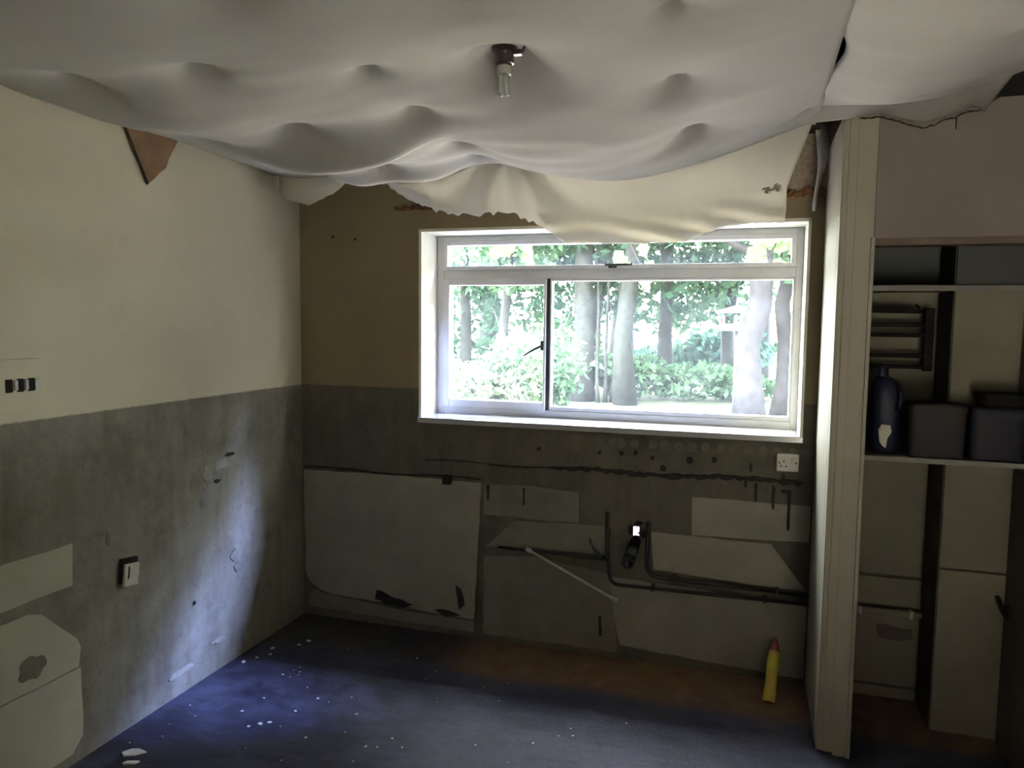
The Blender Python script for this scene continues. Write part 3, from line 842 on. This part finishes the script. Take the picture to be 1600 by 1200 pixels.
for j in range(len(Y2)):
    for i in range(len(X2)):
        edge = min(1, (Y2[-1] - Y2[j]) / .12)
        gap = .045 * math.exp(-((Y2[j] + 1.13) / .17) ** 2) * max(0, 1 - (X2[i] - 2.475) / .1)
        back = float(np.interp(X2[i], [2.5, 2.7, 2.94, 3.05, 3.3, 4.2], [0, .04, .13, .21, .30, .32])) * max(0, 1 + (Y2[j] + .62) / .8)
        V2.append((X2[i] + gap, Y2[j] - back, Z2[j, i] + edge * (.008 * noise.noise(Vector((X2[i] * 3, Y2[j] * 3, 9))) + .008 * noise.noise(Vector((X2[i] * 2, Y2[j] * 10, 4)))) + (.008 if X2[i] < 2.49 else 0)))
n2x = len(X2); rows = len(Y2)
bz2 = lambda x: float(np.interp(x, [2.475, 2.60, 2.70, 2.83, 2.93, 2.98, 3.02, 3.05], [2.335, 2.340, 2.352, 2.31, 2.335, 2.36, 2.33, 2.41]))
HV = 12
keep = [i for i in range(n2x) if X2[i] <= 3.05]
nk = len(keep)
hang0 = len(V2)
for r in range(1, HV + 1):
    v = r / HV
    for i in keep:
        x = X2[i]
        z = zb2[i] + (bz2(x) - zb2[i]) * v
        ya = -.62 - float(np.interp(x, [2.5, 2.7, 2.94, 3.05], [0, .04, .13, .21]))
        V2.append((x, ya + (-.58 - ya) * v - .012 * noise.noise(Vector((x * 7, z * 6, 2))), z))
F2 = []
for j in range(rows - 1):
    for i in range(n2x - 1):
        a = j * n2x + i
        F2.append((a, a + 1, a + 1 + n2x, a + n2x))
for r in range(HV):
    for k in range(nk - 1):
        if r == 0: a0, a1 = (rows - 1) * n2x + keep[k], (rows - 1) * n2x + keep[k + 1]
        else: a0, a1 = hang0 + (r - 1) * nk + k, hang0 + (r - 1) * nk + k + 1
        F2.append((a0, a1, hang0 + r * nk + k + 1, hang0 + r * nk + k))
sheet2 = tag(mesh_np('dust_sheet', V2, F2, M['cloth2']), 'smaller dust sheet tacked above the pantry doorway, right of the slit', 'dust sheet')
for o in (sheet, sheet2):
    md = o.modifiers.new('thickness', 'SOLIDIFY'); md.thickness = .0015; md.offset = 0
# cracked plaster line under the second sheet
ctl = [(2.63, 2.343), (2.70, 2.345), (2.76, 2.325), (2.83, 2.298), (2.87, 2.305), (2.90, 2.322), (2.93, 2.325), (2.97, 2.345), (3.0, 2.343), (3.06, 2.385)]
rr = random.Random(8); pts = []
for k in range(44):
    x = 2.63 + .43 * k / 43
    pts.append((x, float(np.interp(x, [c[0] for c in ctl], [c[1] for c in ctl])) + rr.uniform(-.002, .002)))
b = MB(); b.prism([(x, z + .0012 + .0015 * (k % 3)) for k, (x, z) in enumerate(pts)] + [(x, z - .0025) for x, z in pts[::-1]], 'y', PY + .001, PY - .003); b.prism([(2.933, 2.33), (2.938, 2.33), (2.938, 2.285), (2.935, 2.29)], 'y', PY + .001, PY - .003)
b.build('plaster_crack', M['sealant'], wall_partition)

# torn paper strip hanging in the gap beside the post
b = MB()
prev = None
for k in range(15):
    t = k / 14; z = 2.46 - .36 * t; w_ = .022 * (1 - t) ** .5 + .006 * math.sin(7 * t) + .003
    x = 2.548 + .012 * math.sin(5 * t); y = -.05 - .03 * math.sin(4 * t)
    a = (b.bm.verts.new((x - w_, y, z)), b.bm.verts.new((x, y - .012, z)), b.bm.verts.new((x + min(w_, .02), y, z)))
    if prev:
        b.bm.faces.new((prev[0], prev[1], a[1], a[0])); b.bm.faces.new((prev[1], prev[2], a[2], a[1]))
    prev = a
o = b.build('torn_paper_strip', M['paper'], None, True); md = o.modifiers.new('thickness', 'SOLIDIFY'); md.thickness = .0015
tag(o, 'thin torn paper strip dangling between the dust sheet and the post', 'torn paper')

# ------------------------------------------------------------------ ceiling lamp
lf = empty('ceiling_lamp', (LX, LY, 2.362)); tag(lf, 'brown lamp holder with an unlit twin tube bulb, poking through the sheet', 'lamp')
b = MB(); b.lathe([(.041, .0), (.040, -.010), (.033, -.016), (.03, -.028)], (0, 0, 0), 24); b.build('ceiling_rose', M['fitting'], lf, False)
b = MB(); b.lathe([(.029, -.022), (.031, -.026), (.031, -.05), (.025, -.053), (.024, -.058)], (0, 0, 0), 24); b.build('lamp_holder', M['fitting'], lf)
b = MB(); b.box(.018, .058, -.012, .012, -.026, -.010, .003); b.tube([(.055, 0, -.016), (.062, 0, -.012), (.066, 0, 0.0)], .005, 8); b.build('side_terminal', M['fitting'], lf)
blb = MB().lathe([(.021, -.054), (.0235, -.058), (.0245, -.075), (.0225, -.084), (.015, -.086)], (0, 0, 0), 24).build('bulb_base', M['lamp_base'], lf)
for sx in (-1, 1):
    b = MB()
    x = .0095 * sx
    b.tube([(x, -.006, -.084), (x, -.006, -.138), (x, -.003, -.146), (x, .003, -.146), (x, .006, -.138), (x, .006, -.084)], .0068, 10)
    b.build('bulb_tube', M['tube_glass'], blb, True)

lf.scale = (.86, .86, .84)

# ------------------------------------------------------------------ electrical plates
dsk = empty('wall_socket', (2.473, 0, 1.01)); tag(dsk, 'white plastic wall socket under the right end of the window', 'socket')
b = MB(); b.box(-.046, .046, -.022, 0, -.04, .04, .004); b.build('faceplate', M['plastic'], dsk)
b = MB(); b.box(.012, .026, -.027, -.021, .004, .024, .002); b.build('switch_rocker', M['plastic_dirty'], dsk)
for x, z, w, h in ((-.016, .008, .005, .010), (-.027, -.016, .008, .005), (-.006, -.016, .008, .005)):
    b = MB(); b.box(x - w / 2, x + w / 2, -.0225, -.019, z - h / 2, z + h / 2); b.build('pin_slot', M['dark'], dsk)
for x in (-.034, .034):
    b = MB(); b.lathe([(.004, -.021), (.004, -.023), (.0025, -.0236)], (x, 0, 0), 10, 'y'); b.build('screw', M['steel'], dsk)

sw = empty('loose_switch', (0, -1.226, .63)); tag(sw, 'white switch plate hanging crooked off the left wall with its black box showing', 'switch')
sw.rotation_euler = (math.radians(-8), 0, 0); sw.scale = (.9, .82, .9)
b = MB(); b.box(0, .016, -.05, .05, -.045, .062, .003); b.build('back_box', M['dark'], sw)
b = MB(); b.box(.014, .03, -.038, .046, -.058, .038, .004); b.build('faceplate', M['plastic_dirty'], sw)
b = MB(); b.box(.028, .036, -.018, .010, -.022, .026, .003); b.build('switch_rocker', M['plastic'], sw)
b = MB(); b.box(.029, .032, -.022, -.018, -.026, .03); b.build('rocker_shadow_gap', M['dark'], sw)

tp = empty('triple_socket_plate', (0, -1.64, 1.39)); tag(tp, 'cream wall plate with three black openings at the left picture edge', 'socket')
b = MB(); b.box(0, .01, -.11, .068, -.088, .09, .002); b.build('faceplate', M['wall_left'], tp)
for y in (-.048, -.008, .032):
    b = MB(); b.box(.006, .0125, y - .012, y + .014, -.018, .026, .003); b.build('opening', M['dark'], tp)
for y0, y1 in ((-.03, -.018), (.008, .02), (.044, .062)):
    b = MB(); b.box(.008, .016, y0, y1, -.012, .022, .002); b.build('module', M['plastic'], tp)

# ------------------------------------------------------------------ pipes
def bend(p0, c, p1, n=6):
    p0, c, p1 = Vector(p0), Vector(c), Vector(p1)
    return [((1 - t) ** 2) * p0 + 2 * t * (1 - t) * c + t * t * p1 for t in [k / n for k in range(n + 1)]]
yp = -.035
pl = empty('water_pipe', (1.69, yp, .37)); tag(pl, 'left dark copper pipe stub with a side branch, running low to the post', 'pipe')
b = MB(); b.tube([(1.680, yp, .72), (1.683, yp, .55)] + bend((1.695, yp, .42), (1.698, yp, .375), (1.75, yp, .376)) + [(2.1, yp, .380), (2.583, yp, .386)], .0085, 12); part(b, 'main_run', M['copper'], pl, None, True)
b = MB(); b.tube([(1.683, yp, .648), (1.684, yp, .60)], .0125, 12); part(b, 'coupling', M['copper'], pl)
b = MB(); b.tube([(1.682, yp, .72), (1.682, yp, .705)], .010, 12); part(b, 'end_cap', M['copper'], pl)
b = MB(); b.tube([(1.135, yp, .497), (1.22, yp, .495)], .0075, 10); b.tube([(1.22, yp, .495), (1.687, yp, .497)], .0085, 12); part(b, 'branch_run', M['copper'], pl, None, True)
b = MB(); b.tube([(1.52, yp, .495), (1.687, yp, .497)], .0125, 12); part(b, 'branch_sleeve', M['copper'], pl)
b = MB(); b.tube([(1.655, yp - .01, .505), (1.625, yp - .015, .535), (1.605, yp - .012, .565), (1.598, yp - .01, .595)], [.009, .007, .006, .004], 8); part(b, 'valve_lever', M['steel'], pl)
for x, z in ((1.9, .378), (2.4, .384)):
    b = MB(); b.box(x - .008, x + .008, yp - .008, 0, z - .014, z + .014, .003); part(b, 'pipe_clip', M['copper'], pl)
pr = empty('water_pipe', (1.87, yp, .43)); tag(pr, 'right dark copper pipe stub that bends to run just above its neighbour', 'pipe')
b = MB(); b.tube([(1.874, yp, .695), (1.870, yp, .58), (1.868, yp, .50)] + bend((1.868, yp, .485), (1.872, yp, .436), (1.93, yp, .434)) + [(2.1, yp, .430), (2.583, yp, .424)], .0085, 12); part(b, 'main_run', M['copper'], pr, None, True)
b = MB(); b.tube([(1.873, yp, .66), (1.872, yp, .60)], .0105, 12); part(b, 'coupling', M['copper'], pr)
b = MB(); b.tube([(1.874, yp, .695), (1.874, yp, .68)], .010, 12); part(b, 'end_cap', M['copper'], pr)
for x, z in ((2.0, .432), (2.45, .4265)):
    b = MB(); b.box(x - .008, x + .008, yp - .008, 0, z - .012, z + .014, .003); part(b, 'pipe_clip', M['copper'], pr)
# black waste pipe
wpp = empty('waste_pipe', (1.81, -.1, .58)); tag(wpp, 'short fat black waste pipe sticking out of a bright hole between the copper stubs', 'pipe')
def hollow_pipe(p0, p1, ro, ri, n=20):
    b = MB(); p0, p1 = Vector(p0), Vector(p1); t = (p1 - p0).normalized()
    a = t.cross(Vector((0, 0, 1))).normalized(); c = a.cross(t)
    L = []
    for p, r_ in ((p0, ri), (p0, ro), (p1, ro), (p1, ri)):
        L.append([b.bm.verts.new(p + (a * math.cos(2 * pi * k / n) + c * math.sin(2 * pi * k / n)) * r_) for k in range(n)])
    for q in range(4):
        r0, r1 = L[q], L[(q + 1) % 4]
        for k in range(n): b.bm.faces.new((r0[k], r0[(k + 1) % n], r1[(k + 1) % n], r1[k]))
    return b
b = hollow_pipe((1.812, .02, .588), (1.80, -.155, .532), .027, .022); part(b, 'pipe_wall', M['black_plastic'], wpp, None, True)
b = hollow_pipe((1.8012, -.13, .537), (1.7985, -.165, .527), .031, .0225); part(b, 'pipe_collar', M['black_plastic'], wpp)
b = MB(); b.blob((1.848, -.008, .625), .016, 61, 1, .4, (1, .8, 1.5)); b.blob((1.785, -.008, .645), .014, 62, 1, .4, (.9, .8, 1.8)); b.blob((1.82, -.008, .675), .014, 63, 1, .4, (1.6, .8, .9)); part(b, 'mortar_collar', M['dark'], wpp)
b = MB(); b.blob((1.826, -.006, .628), .008, 65, 1, .4, (1, .8, .8)); part(b, 'mortar_crumb', M['dark'], wpp)
# thin white overflow pipe running down diagonally
ov = empty('overflow_pipe', (1.3, -.05, .49)); tag(ov, 'thin white plastic pipe slanting down from the branch pipe', 'pipe')
b = MB(); b.tube([(1.30, -.058, .508), (1.5, -.052, .413), (1.725, -.03, .300)], .0065, 10); part(b, 'tube', M['plastic_dirty'], ov, None, True)
b = MB(); b.tube([(1.288, -.058, .514), (1.312, -.058, .502)], .0115, 10); part(b, 'end_fitting', M['plastic_dirty'], ov)
b = MB(); b.tube([(1.70, -.032, .313), (1.735, -.028, .296)], .010, 10); part(b, 'end_fitting', M['plastic_dirty'], ov)

# ------------------------------------------------------------------ yellow tube standing against the wall
yt = empty('sealant_tube', (2.423, -.235, 0)); tag(yt, 'yellow plastic tube with a dark red nozzle leaning against the wall by the post', 'tube')
ax_ = Vector((.03, .17, .232)); L_ = ax_.length
yt.rotation_euler = ax_.to_track_quat('Z', 'Y').to_euler()
b = MB(); b.lathe([(.024, .012), (.026, .018), (.0255, .06), (.0235, .075), (.0245, .11), (.0255, .215), (.022, .224), (.014, .228)], (0, 0, 0), 24); b.build('barrel', M['yellow'], yt, True)
b = MB(); b.lathe([(.0262, .14), (.0266, .142), (.0266, .195), (.0262, .197)], (0, 0, 0), 24); b.build('printed_band', M['yellow_label'], yt, True)
b = MB(); b.lathe([(.020, .224), (.021, .227), (.017, .25), (.008, .272), (.004, .285)], (0, 0, 0), 20); b.build('nozzle', M['red'], yt, True)

# ------------------------------------------------------------------ debris on the floor
def flake_mesh(seed, r=1.0):
    rr = random.Random(seed); n = 6
    ph = rr.uniform(0, 6)
    b = MB(); vs = []
    pts = [(r * math.cos(ph + 2 * pi * k / n) * rr.uniform(.5, 1.1), r * math.sin(ph + 2 * pi * k / n) * rr.uniform(.4, 1.0)) for k in range(n)]
    lo = [b.bm.verts.new((x, y, .0)) for x, y in pts]
    hi = [b.bm.verts.new((x * .92, y * .92, .22 + .18 * rr.random())) for x, y in pts]
    b.bm.faces.new(lo[::-1]); b.bm.faces.new(hi)
    for k in range(n): b.bm.faces.new((lo[k], lo[(k + 1) % n], hi[(k + 1) % n], hi[k]))
    return b
protos = []
for k in range(5):
    o = flake_mesh(300 + k).build('paint_flake', M['flake'])
    protos.append(o)
rf = random.Random(21)
spots = [(0.47, -1.05, .016), (.50, -1.03, .011), (.44, -1.08, .010), (.34, -.99, .008), (.36, -.87, .008), (.09, -.55, .012), (.06, -.61, .016), (.13, -.50, .012), (.10, -.44, .015), (.20, -.36, .014),
         (.22, -.31, .018), (.55, -.92, .009), (.58, -.80, .008), (.70, -1.08, .008), (.95, -1.06, .009), (1.02, -.98, .008), (.80, -.86, .008), (.31, -.66, .008)]
while len(spots) < 64:
    x, y = rf.uniform(.08, 1.9), rf.uniform(-1.4, -.3)
    if x < .2 - (y + .3) * .3 and rf.random() < .4: continue
    spots.append((x, y, rf.choice((.003, .004, .004, .005, .006))))
for k, (x, y, r_) in enumerate(spots):
    if k < 5: o = protos[k]
    else:
        o = protos[k % 5].copy(); COL.objects.link(o)
    o.location = (x, y, 0.0005); o.scale = (r_, r_, r_ * .45); o.rotation_euler = (0, 0, rf.uniform(0, 6))
    tag(o, 'small white paint flake lying loose on the dark floor', 'paint flake', 'white paint flakes scattered over the dark floor')
for k, (x, y, sx, sy, lab) in enumerate([(.150, -1.375, .05, .028, 'large white plaster flake on the floor at the foot of the left wall'),
                                         (.195, -1.425, .045, .012, 'narrow white plaster sliver just in front of the large flake')]):
    o = flake_mesh(400 + k).build('plaster_flake', M['flake']); o.location = (x, y, .0008); o.scale = (sx, sy, .018); o.rotation_euler = (0, 0, .5)
    tag(o, lab, 'plaster flake')

# ------------------------------------------------------------------ outside
b = MB(); b.box(-30, 30, .3, 60, -.3, 0.0)
ground = struct(b.build('ground', M['grass']), 'lawn beyond the window')
b = MB(); b.box(-30, 30, -60, -4.9, -.3, -.05)
struct(b.build('ground_rear', M['pale_bounce_ground']))  # unseen pale ground added to bounce light up through the rear opening
b = MB(); b.box(-30, 30, -12.3, -12, -.3, 8)
struct(b.build('sky_blocker_wall', M['joist']))  # unseen wall added to keep low sky out of the rear opening

def leaves(blobs, n, size, seed):
    """diamond leaves scattered through ellipsoids (cx,cy,cz,rx,ry,rz)"""
    g = np.random.default_rng(seed)
    vol = np.array([q[3] * q[4] * q[5] for q in blobs]) ** .67; vol /= vol.sum()
    ids = g.choice(len(blobs), n, p=vol)
    B = np.array(blobs)[ids]
    d = g.normal(size=(n, 3)); d /= np.linalg.norm(d, axis=1, keepdims=True)
    r_ = g.uniform(.25, 1, n) ** .5
    C = B[:, :3] + d * r_[:, None] * B[:, 3:]
    C = C[C[:, 2] > .03]; n = len(C)
    a = g.normal(size=(n, 3)); a /= np.linalg.norm(a, axis=1, keepdims=True)
    u = np.cross(a, g.normal(size=(n, 3))); u /= np.linalg.norm(u, axis=1, keepdims=True)
    s = (size * g.uniform(.6, 1.3, n))[:, None]
    nrm = np.cross(a, u)
    P = np.stack([C - a * s, C + u * s * .45 + nrm * s * .15, C + a * s, C - u * s * .45 + nrm * s * .15], 1).reshape(-1, 3)
    F = np.arange(4 * n).reshape(-1, 4)
    return P, F

def tree(label, x, y, h, r0, lean, bark, leaf, blobs, nl, size, seed, branches=4, name='tree', group=None):
    root = empty(name, (x, y, 0)); tag(root, label, 'tree', group)
    rr = random.Random(seed)
    n = 9
    path = [(lean * (k / n) ** 1.2 + rr.uniform(-.5, .5) * r0 * (k > 0), rr.uniform(-.5, .5) * r0, h * k / n - .05) for k in range(n + 1)]
    b = MB(); b.tube(path, [r0 * (1.5 if k == 0 else 1.1 - .65 * k / n) for k in range(n + 1)], 12); b.build('trunk', bark, root, True)
    for k in range(branches):
        j = rr.randint(3, n - 1); p = Vector(path[j]); a = rr.uniform(0, 2 * pi); L = h * rr.uniform(.18, .32)
        q = p + Vector((math.cos(a) * L, math.sin(a) * L * .7, L * .7))
        m_ = (p + q) / 2 + Vector((0, 0, -.08 * L))
        b = MB(); b.tube([p, m_, q], [r0 * .4, r0 * .25, r0 * .08], 8); b.build('branch', bark, root, True)
    if blobs:
        P, F = leaves(blobs, int(nl * .62), size * .74, seed)
        tag(mesh_np('foliage', P, F, leaf, root, False), kind='stuff')
    return root

def crown(h, w, seed, k=9, lo=.35):
    rr = random.Random(seed)
    return [(rr.uniform(-.6, .6) * w, rr.uniform(-.5, .5) * w, h * rr.uniform(lo, 1.0), w * rr.uniform(.3, .5), w * rr.uniform(.3, .5), w * rr.uniform(.25, .4)) for _ in range(k)]

tree('thick grey tree trunk nearest the middle of the window view', -.95, 11.6,  12.5, .20, .15, M['bark'], M['leaf_b'], crown(12.5, 3.6, 1, 16, .30), 9500, .2, 1)
tree('second thick leaning trunk just right of the middle trunk', .02, 11.2,  12.5, .17, .25, M['bark'], M['leaf_a'], crown(12.5, 3.4, 2, 16, .30), 9000, .2, 2)
for k, (dx, ln) in enumerate([(-.55, -.1), (-.42, .05), (-.30, .22), (-.2, .3)]):
    tree(('leftmost', 'second from left', 'third from left', 'rightmost')[k] + ' of the slender dark stems between the two thick trunks', dx, 11.4 + .1 * k, 4.2, .035, ln, M['bark'], M['leaf_b'], [(ln, 0, 3.6, .6, .6, .8)], 350, .13, 30 + k, 1, 'sapling', 'slender saplings between the thick trunks')
tree('medium trunk standing farther back, right of the leaning trunk', .55, 13.6,  12.5, .15, -.05, M['bark'], M['leaf_b'], crown(13, 3.6, 3, 17, .22), 9500, .2, 3)
tree('pale gnarled tree trunk at the right edge of the window view', 2.35, 8.6, 6, .20, .12, M['bark_pale'], M['leaf_a'], crown(6, 1.9, 4, 8, .48), 2800, .14, 4)
tree('pale thin trunk in the far right corner of the window view', 2.85, 9.6, 6, .14, .1, M['bark_pale'], M['leaf_a'], crown(6, 1.9, 5, 8, .45), 2800, .14, 5)
tree('leafy tree filling the left pane behind the shrub', -2.6, 11.5, 7, .11, .3, M['bark'], M['leaf_a'], crown(7, 2.6, 6, 12, .12), 7500, .15, 6)
tree('dark leafy tree behind the left pane shrub', -4.6, 14.5, 8, .15, .1, M['bark'], M['leaf_b'], crown(8, 3.2, 7, 12, .1), 8000, .18, 7)
tree('dark leafy tree behind the middle trunks', -1.6, 16.5, 8.5, .18, .2, M['bark'], M['leaf_b'], crown(8.5, 3.4, 8, 12, .12), 8000, .2, 8)
tree('leafy tree in the clearing behind the right hand pane', 1.9, 17, 8.5, .18, -.2, M['bark'], M['leaf_a'], crown(8.5, 3.2, 9, 11, .2), 7500, .2, 9)
tree('leafy tree far back at right of the view', 4.6, 15.5, 8, .18, .1, M['bark'], M['leaf_b'], crown(8, 3.2, 10, 11, .15), 7500, .2, 10)
tree('tall out of view tree added right of the lawn to block sky', 5.4, 11.5, 13, .22, .1, M['bark'], M['leaf_a'], crown(14, 4.2, 21, 18, .2), 14000, .38, 21)  # this tree and the next are added out of view to screen the sky
tree('tall tree added farther right, out of view, to block sky', 9.0, 10.5, 13, .22, -.1, M['bark'], M['leaf_b'], crown(14, 4.0, 22, 18, .2), 14000, .38, 22)
tree('rounded unseen tree added well right of the window to block low sky', 10.0, 4.6, 4.6, .2, 0, M['bark'], M['leaf_b'], crown(3.6, 3.0, 11, 20, .12), 9000, .34, 11)  # two unseen trees added to hide the low sky at the right
tree('rounded unseen tree added farther round to the right to block low sky', 11.5, 8.2, 5.5, .2, 0, M['bark'], M['leaf_b'], crown(4.6, 3.2, 12, 20, .12), 10000, .34, 12)

def bush(label, x, y, w, h, leaf, nl, size, seed):
    root = empty('shrub', (x, y, 0)); tag(root, label, 'shrub')
    rr = random.Random(seed)
    for k in range(5):
        a = rr.uniform(0, 2 * pi)
        b = MB(); b.tube([(0, 0, -.03), (math.cos(a) * w * .2, math.sin(a) * w * .2, h * .4), (math.cos(a) * w * .45, math.sin(a) * w * .4, h * .85)], [.025, .018, .006], 6); b.build('stem', M['bark'], root, True)
    P, F = leaves([(rr.uniform(-.4, .4) * w, rr.uniform(-.4, .4) * w, h * rr.uniform(.3, .75), w * .4, w * .4, h * .3) for _ in range(6)], nl, size, seed)
    tag(mesh_np('foliage', P, F, leaf, root, False), kind='stuff')
bush('pale sunlit shrub low in the left pane', -1.35, 7.2, 1.3, 1.15, M['leaf_pale'], 1500, .085, 41)
bush('tall loose green shrub in the left pane', -1.1, 8.2, 1.5, 2.1, M['leaf_a'], 2200, .085, 42)
bush('low green shrub at foot of the middle trunks', -.45, 12.6, 2.0, 1.0, M['leaf_a'], 1500, .11, 43)
bush('leafy shrub behind the wooden bird table', 1.9, 13.2, 1.8, 0.75, M['leaf_a'], 1300, .10, 44)
bush('far shrub at the back of the clearing', 1.2, 20.5, 3.4, 1.5, M['leaf_b'], 2600, .14, 45)

b = MB(); b.box(-8, 9, .3, 6.6, -.02, .03)
struct(b.build('path', M['bounce_paving']), 'unseen pale paving outside the window, added to bounce light in')  # paving added below the view to bounce warm light onto the ceiling
for k, (x, y) in enumerate([(-5.5, 19), (-1.5, 20), (2.5, 20), (6.5, 19), (11, 16)]):
    tree(('leftmost', 'second from left', 'middle', 'second from right', 'rightmost')[k] + ' of the tall dense trees added behind the wood to block sky', x, y, 21, .3, .1, M['bark'], M['leaf_b'], crown(21, 5.5, 60 + k, 16, .35), 16000, .45, 60 + k)  # row added for its high unseen crowns, which screen the sky

b = MB(); b.box(-3.0, 4.5, 14.2, 19.5, -.02, .02)
struct(b.build('path', M['painted_sunlit_ground']), 'pale clearing behind the trunks, sunlight painted into its colour')  # bright sunlit ground painted as a pale slab

# boughs of two trees beside the window hanging into view near the glass
def near_tree(label, x, y, h, boughs):
    root = empty('tree', (x, y, 0)); tag(root, label, 'tree')
    b = MB(); b.tube([(0, 0, -.05), (.03, .02, h * .4), (-.02, 0, h * .75), (.02, 0, h)], [.09, .075, .06, .03], 10); b.build('trunk', M['bark'], root, True)
    for pts, nl, seed, spread, size in boughs:
        pts = [Vector(p) - Vector((x, y, 0)) for p in pts]
        b = MB(); b.tube(pts, [.02 - .015 * k / (len(pts) - 1) for k in range(len(pts))], 8); bg = b.build('bough', M['bark'], root, True)
        rr = random.Random(seed)
        for k in range(nl):
            t = rr.uniform(.35, 1) * (len(pts) - 1); i = min(int(t), len(pts) - 2); p = pts[i].lerp(pts[i + 1], t - i)
            p += Vector((rr.uniform(-spread, spread), rr.uniform(-spread, spread), rr.uniform(-spread, .3 * spread)))
            s = size * rr.uniform(.7, 1.3); a = rr.uniform(0, 2 * pi); dr_ = Vector((math.cos(a), math.sin(a) * .5, -.7)).normalized()
            sd = dr_.cross(Vector((.3, 1, .2))).normalized(); n_ = dr_.cross(sd)
            b = MB()
            m0 = [b.bm.verts.new(p + dr_ * s * q) for q in (0, .35, .7, 1.0)]
            for sg_ in (-1, 1):
                e = [b.bm.verts.new(p + dr_ * s * q + sd * sg_ * s * w_ + n_ * s * .1) for q, w_ in ((.25, .38), (.5, .22), (.62, .34), (.85, .12))]
                b.bm.faces.new((m0[0], e[0], e[1], m0[1])); b.bm.faces.new((m0[1], e[1], e[2], m0[2])); b.bm.faces.new((m0[2], e[2], e[3], m0[3]))
            b.build('leaf', M['leaf_c'], bg)
near_tree('young tree hidden left of the window, its fresh green boughs hanging into the top light', -1.3, 3.6, 4.4,
    [([(-1.3, 3.6, 3.1), (-.5, 3.3, 3.0), (.1, 3.0, 2.55), (.45, 2.9, 2.30)], 26, 1, .16, .16),
     ([(-1.28, 3.6, 4.0), (0, 3.4, 3.9), (1.0, 3.0, 2.9), (1.4, 2.85, 2.12)], 34, 2, .16, .17)])
near_tree('young tree hidden right of the window, its bough crossing the top right corner', 3.7, 2.7, 3.9,
    [([(3.7, 2.7, 3.4), (3.0, 2.5, 3.0), (2.55, 2.35, 2.4), (2.4, 2.3, 2.08)], 26, 3, .12, .15)])

# bird table
bx = empty('bird_table', (2.15, 9.4, 0)); tag(bx, 'weathered wooden bird table with a flat roof on a post, right half of the view', 'bird table')
b = MB(); b.box(-.06, .06, -.06, .06, -.05, 1.52, .01); b.build('post', M['bird_wood'], bx)
b = MB(); b.box(-.28, .22, -.25, .25, 1.50, 1.62, .01); b.build('tray', M['bird_wood'], bx)
for sx in (-.24, .18):
    for sy in (-.2, .2):
        b = MB(); b.box(sx - .018, sx + .018, sy - .018, sy + .018, 1.60, 1.80, .003); b.build('upright', M['bird_wood'], bx)
b = MB(); b.prism([(-.32, 1.79), (.27, 1.79), (.27, 1.83), (-.02, 1.93), (-.32, 1.83)], 'y', -.3, .3); b.build('roof', M['bird_wood'], bx)
